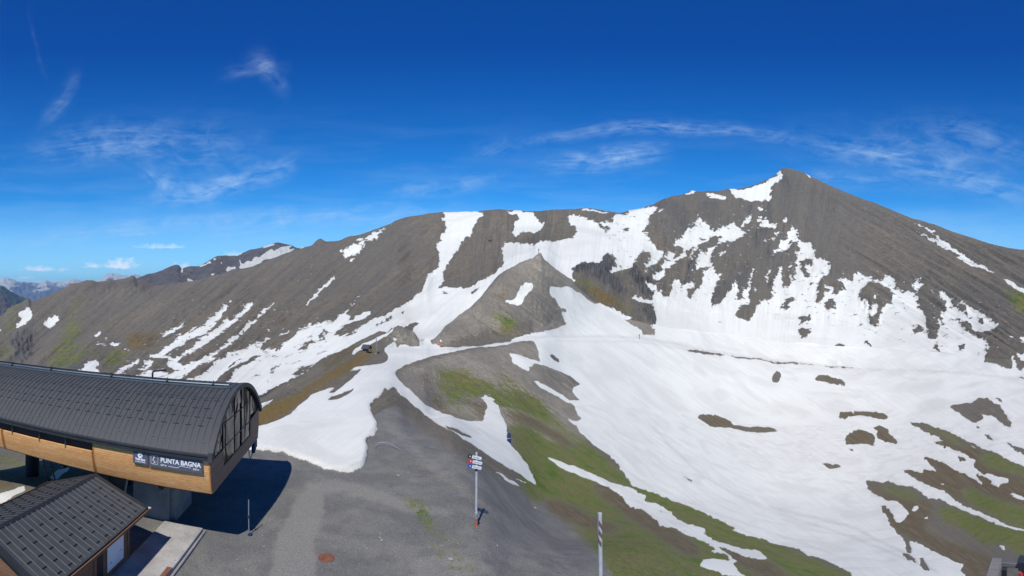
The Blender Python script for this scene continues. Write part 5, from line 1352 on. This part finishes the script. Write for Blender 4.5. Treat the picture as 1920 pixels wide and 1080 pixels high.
def big_pole():
    r = 24.0; p = plant(1127, r); h = 15 - (962 - HOR) / FPX * r - p.z
    t = thing('old_marker_pole', 'bare pale round post with a spiral of faded brown tape near its top', 'pole', p, 0)
    mb = MB(); mb.tube([(0, 0, -.5), (-.02, 0, h * .5), (-.06, 0, h)], .105, 18); mb.build('post', MAT['pale_pole'], t, smooth=True)
    mb = MB(); mb.box(-.19, -.14, -.08, .08, h - .95, h + .02); mb.build('mounting_rail', MAT['galv'], t)
    for i, z in enumerate((h - .62, h - 1.08, h - 1.54)):
        n = 9; rows = []
        for k in range(n):
            a = R(-170 + 150 * k / (n - 1)); zz = z + .30 - .45 * k / (n - 1); q = .110
            ox = -.05
            rows.append([(ox + q * math.cos(a), q * math.sin(a), zz - .13), (ox + q * math.cos(a), q * math.sin(a), zz + .13)])
        mb = MB(); mb.strip(rows); mb.build('tape_band', MAT['brown_strip'], t)
big_pole()
def shade_pole():
    r = 30.2; p = plant(467, r); h = 2.2
    t = thing('marker_rod', 'thin grey rod with a small dark blue foot standing in the station shadow', 'pole', p)
    mb = MB(); mb.tube([(0, 0, 0), (-.03, 0, 1.1), (-.03, 0, h)], .035, 8); mb.build('rod', MAT['galv'], t, smooth=True)
    mb = MB(); mb.disc((-.03, 0, 1.15), (0, 0, 1), .07, .16, 10); mb.build('collar', MAT['dark'], t)
    mb = MB(); mb.box(-.05, .20, -.12, .1, -.05, .12); mb.build('foot', MAT['navy'], t, bevel=.03)
shade_pole()
def manhole():
    p = plant(612, 27.5, .012)
    t = thing('manhole_cover', 'round rusty manhole cover set in the grey gravel yard', 'manhole cover', p)
    mb = MB(); mb.disc((0, 0, 0.0), (0, 0, 1), .42, .08, 40); mb.build('cover', MAT['rust'], t, bevel=.01)
    mb = MB(); n = 40
    for k in range(n):
        a, b = 2 * math.pi * k / n, 2 * math.pi * (k + 1) / n
        q = lambda r_, a_, z: (r_ * math.cos(a_), r_ * math.sin(a_), z)
        mb.quadbox([q(.425, a, -.1), q(.475, a, -.1), q(.475, b, -.1), q(.425, b, -.1), q(.425, a, .034), q(.475, a, .034), q(.475, b, .034), q(.425, b, .034)])
    mb.build('frame', MAT['rust'], t)
    mb = MB()
    for i in range(-3, 4): mb.box(-.33 + abs(i) * .04, .33 - abs(i) * .04, i * .1 - .012, i * .1 + .012, .04, .055)
    mb.build('tread_ribs', MAT['rust'], t)
manhole()
def hose():
    pts = []
    raw = [(703, 812, 47.5), (708, 808, 48), (716, 806, 48), (726, 806, 48.0), (738, 809, 47.4), (752, 815, 46.6)]
    for i, (px, py, r) in enumerate(raw):
        g = spot(px, r); lift = (.05, .32, .42, .42, .3, .04)[i]; pts.append(Vector((g.x, g.y, g.z + lift)))
    t = MB(); fine = []
    for i in range(len(pts) - 1):
        for k in range(4): fine.append(pts[i].lerp(pts[i + 1], k / 4))
    fine.append(pts[-1]); t.tube(fine, .032, 8)
    o = t.build('snowmaking_hose', MAT['galv'], smooth=True); tag(o, 'pale grey hose arching out of the snow tongue onto the gravel', 'hose')
hose()
def shelter():
    r = 152.0; p = plant(688, r); sc = 1.0
    t = thing('picnic_shelter', 'tiny dark shelter with a pitched roof and red timber side beside the snowy saddle', 'shelter', p, R(-12))
    mb = MB(); mb.box(-1.15, .25, -.7, .7, -.2, 1.25); mb.build('cabin', MAT['brownwood'], t, bevel=.03)
    mb = MB(); mb.quadbox([(-1.5, -1.2, 1.15), (1.2, -1.2, 1.15), (1.2, 0, 2.35), (-1.5, 0, 2.35), (-1.5, -1.3, 1.3), (1.25, -1.3, 1.3), (1.25, 0, 2.5), (-1.5, 0, 2.5)])
    mb.quadbox([(-1.5, 0, 2.35), (1.2, 0, 2.35), (1.2, 1.2, 1.15), (-1.5, 1.2, 1.15), (-1.5, 0, 2.5), (1.25, 0, 2.5), (1.25, 1.3, 1.3), (-1.5, 1.3, 1.3)])
    mb.build('roof', MAT['trim'], t)
    for x, y in ((1.0, -.9), (1.0, .9), (.4, -.9)):
        mb = MB(); mb.beam((x, y, -.2), (x - .1, y, 1.4), .14); mb.build('post', MAT['dark'], t)
    mb = MB(); mb.poly([(1.1, -1.1, 1.2), (1.1, 1.1, 1.2), (1.1, 0, 2.35)]); mb.poly([(1.04, -1.1, 1.2), (1.04, 1.1, 1.2), (1.04, 0, 2.35)]); mb.build('gable', MAT['black'], t)
shelter()
def mast():
    r = 152.0; p = plant(705.5, r)
    t = thing('steel_mast', 'slim grey double mast on a footing right of the tiny dark shelter', 'mast', p)
    mb = MB(); mb.tube([(0, 0, -.2), (0, 0, 5.3)], .13, 10); mb.build('pole', MAT['galv'], t, smooth=True)
    mb = MB(); mb.tube([(.45, 0, .2), (.42, 0, 2.8)], .06, 8); mb.beam((0, 0, 2.7), (.45, 0, 2.7), .06); mb.build('side_pipe', MAT['galv'], t)
    mb = MB(); mb.box(.28, .95, -.3, .3, .1, .75); mb.build('equipment_box', MAT['trim'], t, bevel=.04)
    mb = MB(); mb.box(-.4, .35, -.4, .4, -.3, .06); mb.build('footing', MAT['concrete'], t)
mast()
def small_posts():
    p = plant(826.5, 177.5, 0)
    t = thing('orange_marker_board', 'small orange marker board on a post at the foot of the rocky knoll', 'marker', p)
    mb = MB(); mb.tube([(0, 0, -.2), (0, 0, 2.6)], .06, 8); mb.build('post', MAT['pale_pole'], t)
    mb = MB(); mb.box(-.42, .42, -.1, -.04, .5, 1.9); mb.build('board', MAT['rust_pole'], t, bevel=.02)
    mb = MB(); mb.box(-.3, .3, -.1, -.04, 2.2, 2.75); mb.build('top_plate', MAT['white'], t)
    # avalanche release mast on the scree face
    p = plant(920.5, 700, 0)
    for i in range(40):
        pass
    r = 720.0
    for rr in range(560, 800, 4):
        if py_of(ground_z(920.5, rr), rr) <= 452: r = rr; break
    p = spot(920.5, r)
    t = thing('avalanche_mast', 'dark avalanche release mast standing on the scree between the two snow couloirs', 'mast', p)
    mb = MB(); mb.tube([(0, 0, -1), (0, 0, 7.5)], .28, 8); mb.build('pole', MAT['dark'], t)
    mb = MB(); mb.box(-3.2, 3.2, -1, 1, -.6, .8); mb.build('platform', MAT['dark'], t)
    # marker stakes along the piste
    r = 330.0
    for px, rr, h, lab in ((1199, 352, 3.2, 'thin dark stake in the snow just below the dark rock spur'), (1010, 318, 3.0, 'thin stake on the very top of the rocky knoll')):
        p = spot(px, rr)
        t = thing('piste_stake', lab, 'stake', p, 0, 'thin piste stakes')
        mb = MB(); mb.tube([(0, 0, -.5), (0, 0, h)], .16, 8); mb.build('stake', MAT['dark'], t)
        mb = MB(); mb.disc((0, 0, h), (0, 1, 0), .42, .1, 12); mb.build('disc', MAT['dark'], t)
    # blue padded barrel at the snow edge
    p = plant(954.5, 84, 0)
    t = thing('covered_machine', 'upright dark blue covered machine at the edge of the snow strip on the grass', 'covered machine', p)
    mb = MB(); mb.tube([(0, 0, -.2), (0, 0, .25), (0, 0, 1.25), (.04, 0, 1.6)], [.3, .36, .33, .18], 14); mb.build('cover', MAT['navy'], t, smooth=True)
    mb = MB(); mb.tube([(0, 0, .72), (0, 0, .80)], .36, 14); mb.build('strap', MAT['pale_pole'], t)
small_posts()
def platform():
    r = 6.6
    corner = Vector((r * math.sin((1877 - 960) / FPX), r * math.cos((1877 - 960) / FPX), 15 - (1047 - HOR) / FPX * r))
    f = Vector((corner.x, corner.y, 0)).normalized(); rt = Vector((f.y, -f.x, 0))
    ang = math.atan2(rt.y, rt.x) - R(9)
    t = thing('viewing_platform', 'corner of a raised platform with weathered grey timber handrails at the lower right edge', 'platform', corner, ang)
    # local x to the right, y away from the camera
    L = 2.6; B = 2.2
    mb = MB(); mb.box(0.0, L, -.09, .06, -.07, .0); mb.build('handrail', MAT['greywood'], t, bevel=.008)
    mb = MB(); mb.box(-.13, .02, -B, -.0, -.073, .003); mb.build('handrail', MAT['brownwood'], t, bevel=.008) if 0 else mb.build('handrail', MAT['greywood'], t, bevel=.008)
    for x, y in ((.06, -.10), (1.3, -.04), (2.5, -.04), (-.06, -1.2), (-.06, -2.1)):
        mb = MB(); mb.box(x - .035, x + .035, y - .035, y + .035, -1.15, -.075); mb.build('rail_post', MAT['dark'], t, bevel=.006)
    for z_ in (-.11, -.25): MB().box(.1, L, -.42, -.36, z_ - .02, z_ + .02).build('white_infill_rail', MAT['white'], t)
    MB().box(.06, L, -.60, -.56, -1.15, -.05).build('dark_panel', MAT['black'], t)
    mb = MB(); mb.box(-.2, L, -B, .05, -1.25, -1.15); mb.build('deck', MAT['black'], t)
    mb = MB(); mb.beam((.33, -.045, .01), (.32, -.12, -.2), .06, .04); mb.box(.25, .35, -.11, .08, -.09, .02); mb.build('black_strap', MAT['ink'], t)
    mb = MB(); mb.tube([(.29, -.14, -.10), (.26, -.34, -.9)], .03, 8); mb.build('red_rope', MAT['red'], t)
    for x, y in ((0, 0), (2.4, -.1), (0, -2.0), (2.4, -2.0)):
        mb = MB(); mb.tube([(x, y, -18), (x, y, -1.25)], .09, 10); mb.build('support_post', MAT['galv'], t)
platform()
def stones():
    rnd = random.Random(4)
    lst = [(747, 40.2, .16), (740, 36.5, .10), (716, 29.6, .15), (712, 29.9, .10), (845, 27.4, .18), (713, 30.4, .08), (687, 28.6, .08), (932, 30.2, .12), (829, 28.9, .07), (495, 28.8, .10), (765, 41.0, .12), (1003, 60, .25)]
    nm = ['beside the green tuft near the snow tongue', 'in the mossy patch of the yard', 'in the middle of the worn yard', 'next to a slightly larger stone in the yard', 'at the bottom edge right of the yard',
          'just left of two stones in the middle of the yard', 'alone on the bare yard right of the manhole cover', 'right of the piste signpost foot', 'near the bottom edge in the green moss', 'left of the manhole cover by the station shadow',
          'on the gravel bank beside the hose', 'on the grass edge below the snow strip']
    for (px, r, s_), w_ in zip(lst, nm):
        bm = bmesh.new(); bmesh.ops.create_icosphere(bm, subdivisions=2, radius=1.0)
        ph = rnd.uniform(0, 9)
        for v in bm.verts:
            n = 1 + .22 * math.sin(v.co.x * 3 + ph) * math.cos(v.co.y * 2.7 + ph) + rnd.uniform(-.08, .08); v.co = Vector((v.co.x * n * 1.25, v.co.y * n * .85, v.co.z * n * .55))
        me = bpy.data.meshes.new('stone'); bm.to_mesh(me); bm.free(); me.materials.append(MAT['stone'])
        o = bpy.data.objects.new('stone', me); COL.objects.link(o); p = spot(px, r); p.z += s_ * .15
        o.location = p; o.scale = (s_ * .62,) * 3; o.rotation_euler = (0, 0, rnd.uniform(0, 6)); tag(o, 'pale loose stone ' + w_, 'stone', 'pale loose stones')
stones()
# ------------------------------------------------------------------ far ranges
RIDGE_SNOW = ['L 795,640 830,655 825,725 800,728', 'L 885,810 990,850 930,868 885,855', 'L 1080,620 1160,600 1230,550 1255,590 1215,590 1150,620 1090,648 1078,640',
 'L 1280,515 1320,510 1315,540 1290,545', 'L 1390,568 1410,570 1405,600 1392,595', 'L 1470,680 1500,640 1560,650 1600,635 1625,660 1590,690 1560,680 1510,720 1480,710',
 'L 1240,745 1295,738 1290,768 1240,770', 'L 1370,735 1395,730 1392,745', 'L 1655,490 1675,530 1700,590 1730,600 1790,550 1850,560 1890,500 1930,490 1990,520 1990,660 1840,665 1700,672 1660,660 1690,620 1670,560',
 'L 1560,468 1640,455 1720,430 1720,445 1640,480', 'B 0,460 40,420 110,370 130,390 90,410 180,360 270,345 230,375 290,370 220,410 150,440 60,450 0,490',
 'B 30,366 90,345 140,332 130,345 60,368', 'B 310,370 345,358 370,368 330,380', 'B 60,430 80,425 85,440 62,442']
def range_mesh(name, pts, r, depth, base_z, mat, kind='structure', px_step=1.5, amp=2.0, seed=1, rows=40, snowpolys=None):
    pxs = np.arange(pts[0][0], pts[-1][0], px_step)
    top = np.interp(pxs, *zip(*pts)) + amp * fbm(pxs / 9.0, pxs * 0, 5, .6, seed)
    ztop = z_of(top, r)
    w_ = max(2, int(14 / px_step)); zsm = ztop.copy()
    for _ in range(3): zsm = np.convolve(np.pad(zsm, w_, mode='edge'), np.ones(2 * w_ + 1) / (2 * w_ + 1), mode='valid')
    V = []
    t = np.concatenate([np.linspace(0, 1, rows), [1.25, 1.8]])
    rr = []; zz = []
    for k in t:
        if k <= 1:
            rk = r - depth * (1 - k); z = base_z + (ztop - base_z) * (k ** 1.15)
        else: rk = r + depth * (k - 1); z = ztop - (ztop - base_z) * (k - 1)
        if k <= 1: z = base_z + (zsm - base_z) * (k ** 1.15) + (ztop - zsm) * k ** 9
        d = np.sin(np.pi * min(k, 1)) ** .6 if k <= 1 else .3
        cell = r / FPX * 14
        th = (pxs - 960) / FPX; x = rk * np.sin(th); y = rk * np.cos(th)
        n1 = 1 - 2 * np.abs(fbm(x / cell, y / cell, 5, .55, seed + 5)); 
        z = z + d * (r / FPX) * amp * 4.0 * (n1 - .4)
        V.append(np.stack([x, y, z], -1))
    V = np.array(V, np.float32); nr, nc = V.shape[:2]
    idx = np.arange(nr * nc).reshape(nr, nc)
    q = np.stack([idx[:-1, :-1], idx[:-1, 1:], idx[1:, 1:], idx[1:, :-1]], -1).reshape(-1, 4)
    me = bpy.data.meshes.new(name); me.from_pydata(V.reshape(-1, 3).tolist(), [], q.tolist())
    me.polygons.foreach_set('use_smooth', [True] * len(me.polygons)); me.materials.append(mat); me.update()
    if snowpolys:
        img = np.zeros((H_, W_), np.float32)
        for l in snowpolys:
            q_ = l.split(); ox, oy, k_ = TILES[q_[0]]
            fill_poly(img, [(ox + float(a.split(',')[0]) / k_, oy + float(a.split(',')[1]) / k_) for a in q_[1:]], 1.0)
        img = box_blur(img, 1); X = V[..., 0]; Y = V[..., 1]; rr_ = np.hypot(X, Y); pp = np.arctan2(X, Y) * FPX + 960
        val = sample(img, pp + 1.2 * fbm(pp / 5, V[..., 2] / 9, 3, .6, 8), py_of(V[..., 2], rr_))
        at = me.attributes.new('snow', 'FLOAT', 'POINT'); at.data.foreach_set('value', val.reshape(-1).astype(np.float32))
    o = bpy.data.objects.new(name, me); COL.objects.link(o); o['kind'] = kind
    return o
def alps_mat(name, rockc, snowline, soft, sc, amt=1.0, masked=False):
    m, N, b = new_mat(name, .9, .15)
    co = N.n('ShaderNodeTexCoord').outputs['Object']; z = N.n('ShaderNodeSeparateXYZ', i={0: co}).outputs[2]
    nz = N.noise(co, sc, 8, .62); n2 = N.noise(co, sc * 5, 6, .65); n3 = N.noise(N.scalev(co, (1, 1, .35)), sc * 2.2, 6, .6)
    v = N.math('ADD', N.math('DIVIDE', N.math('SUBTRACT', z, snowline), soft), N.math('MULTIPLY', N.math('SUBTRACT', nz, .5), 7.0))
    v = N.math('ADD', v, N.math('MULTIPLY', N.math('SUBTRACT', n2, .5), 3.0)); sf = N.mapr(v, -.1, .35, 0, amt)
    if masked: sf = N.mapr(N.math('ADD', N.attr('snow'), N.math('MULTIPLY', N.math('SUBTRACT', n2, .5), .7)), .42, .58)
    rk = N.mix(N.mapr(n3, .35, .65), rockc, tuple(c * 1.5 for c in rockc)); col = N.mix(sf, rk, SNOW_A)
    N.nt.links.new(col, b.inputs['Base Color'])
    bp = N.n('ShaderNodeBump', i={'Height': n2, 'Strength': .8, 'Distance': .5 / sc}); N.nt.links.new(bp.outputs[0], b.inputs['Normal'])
    return m
R2 = 1900
range_mesh('ridge_mountain', [(225, 545), (248, 524), (262, 520), (277.5, 513), (290, 512), (302.5, 507.5), (321, 499), (327.5, 496.5), (335, 497), (340, 502.5), (344, 502.5), (356, 499), (374, 499), (385, 492.5), (396, 486), (404, 481), (412.5, 479), (427.5, 479), (445, 480), (455, 474), (470, 468), (480, 466.5), (498, 461), (519, 454.5), (535, 457), (547, 459.5), (558, 466), (571, 462), (584, 463), (640, 475), (700, 500)],
           R2, 500, -60, alps_mat('ridge_rock', (.105, .100, .098), 190, 30, 1 / 70, .0, True), amp=.9, seed=3, rows=90, px_step=.8, snowpolys=RIDGE_SNOW)
AL = 12000
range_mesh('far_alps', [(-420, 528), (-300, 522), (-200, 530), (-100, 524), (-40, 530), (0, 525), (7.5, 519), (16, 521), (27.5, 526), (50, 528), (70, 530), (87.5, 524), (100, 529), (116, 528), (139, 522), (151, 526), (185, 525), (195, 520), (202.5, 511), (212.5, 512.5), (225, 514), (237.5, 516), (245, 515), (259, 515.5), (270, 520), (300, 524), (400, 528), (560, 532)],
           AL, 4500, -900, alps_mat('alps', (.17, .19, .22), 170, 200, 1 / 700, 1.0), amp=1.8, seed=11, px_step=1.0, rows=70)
range_mesh('forested_hills', [(-420, 520), (-200, 528), (0, 536), (7.5, 537.5), (19, 546), (35, 554), (50, 560), (80, 575), (200, 610)],
           5200, 1600, -900, alps_mat('hills', (.07, .085, .06), 9999, 50, 1 / 300, 0), amp=1.0, seed=21)
range_mesh('rocky_hills', [(-420, 530), (-200, 540), (0, 549), (8, 555), (15, 564), (30, 580), (100, 620)],
           3200, 900, -700, alps_mat('hills_rocky', (.15, .13, .12), 9999, 50, 1 / 160, 0), amp=1.2, seed=31)
# snow on the ridge beyond: patches as thin drifts lying on its face
vm = MB(); vm.poly([(-30000, -30000, -950), (30000, -30000, -950), (30000, 30000, -950), (-30000, 30000, -950)])
vf = vm.build('valley_floor', alps_mat('valley', (.05, .065, .04), 9999, 50, 1 / 500, 0)); vf['kind'] = 'structure'
# ------------------------------------------------------------------ the air
def haze():
    mb = MB(); mb.box(-16500, 16500, -16500, 16500, -951, 760)
    m = bpy.data.materials.new('haze_air'); m.use_nodes = True; nt = m.node_tree; nt.nodes.clear()
    out = nt.nodes.new('ShaderNodeOutputMaterial'); v = nt.nodes.new('ShaderNodeVolumePrincipled')
    v.inputs['Color'].default_value = (.22, .54, 1.0, 1); v.inputs['Density'].default_value = HAZE_DENSITY; v.inputs['Anisotropy'].default_value = .2
    nt.links.new(v.outputs[0], out.inputs['Volume'])
    o = mb.build('haze', m); o['kind'] = 'stuff'
HAZE_DENSITY = 5.0e-5
haze()
print('script', time.time() - T0)
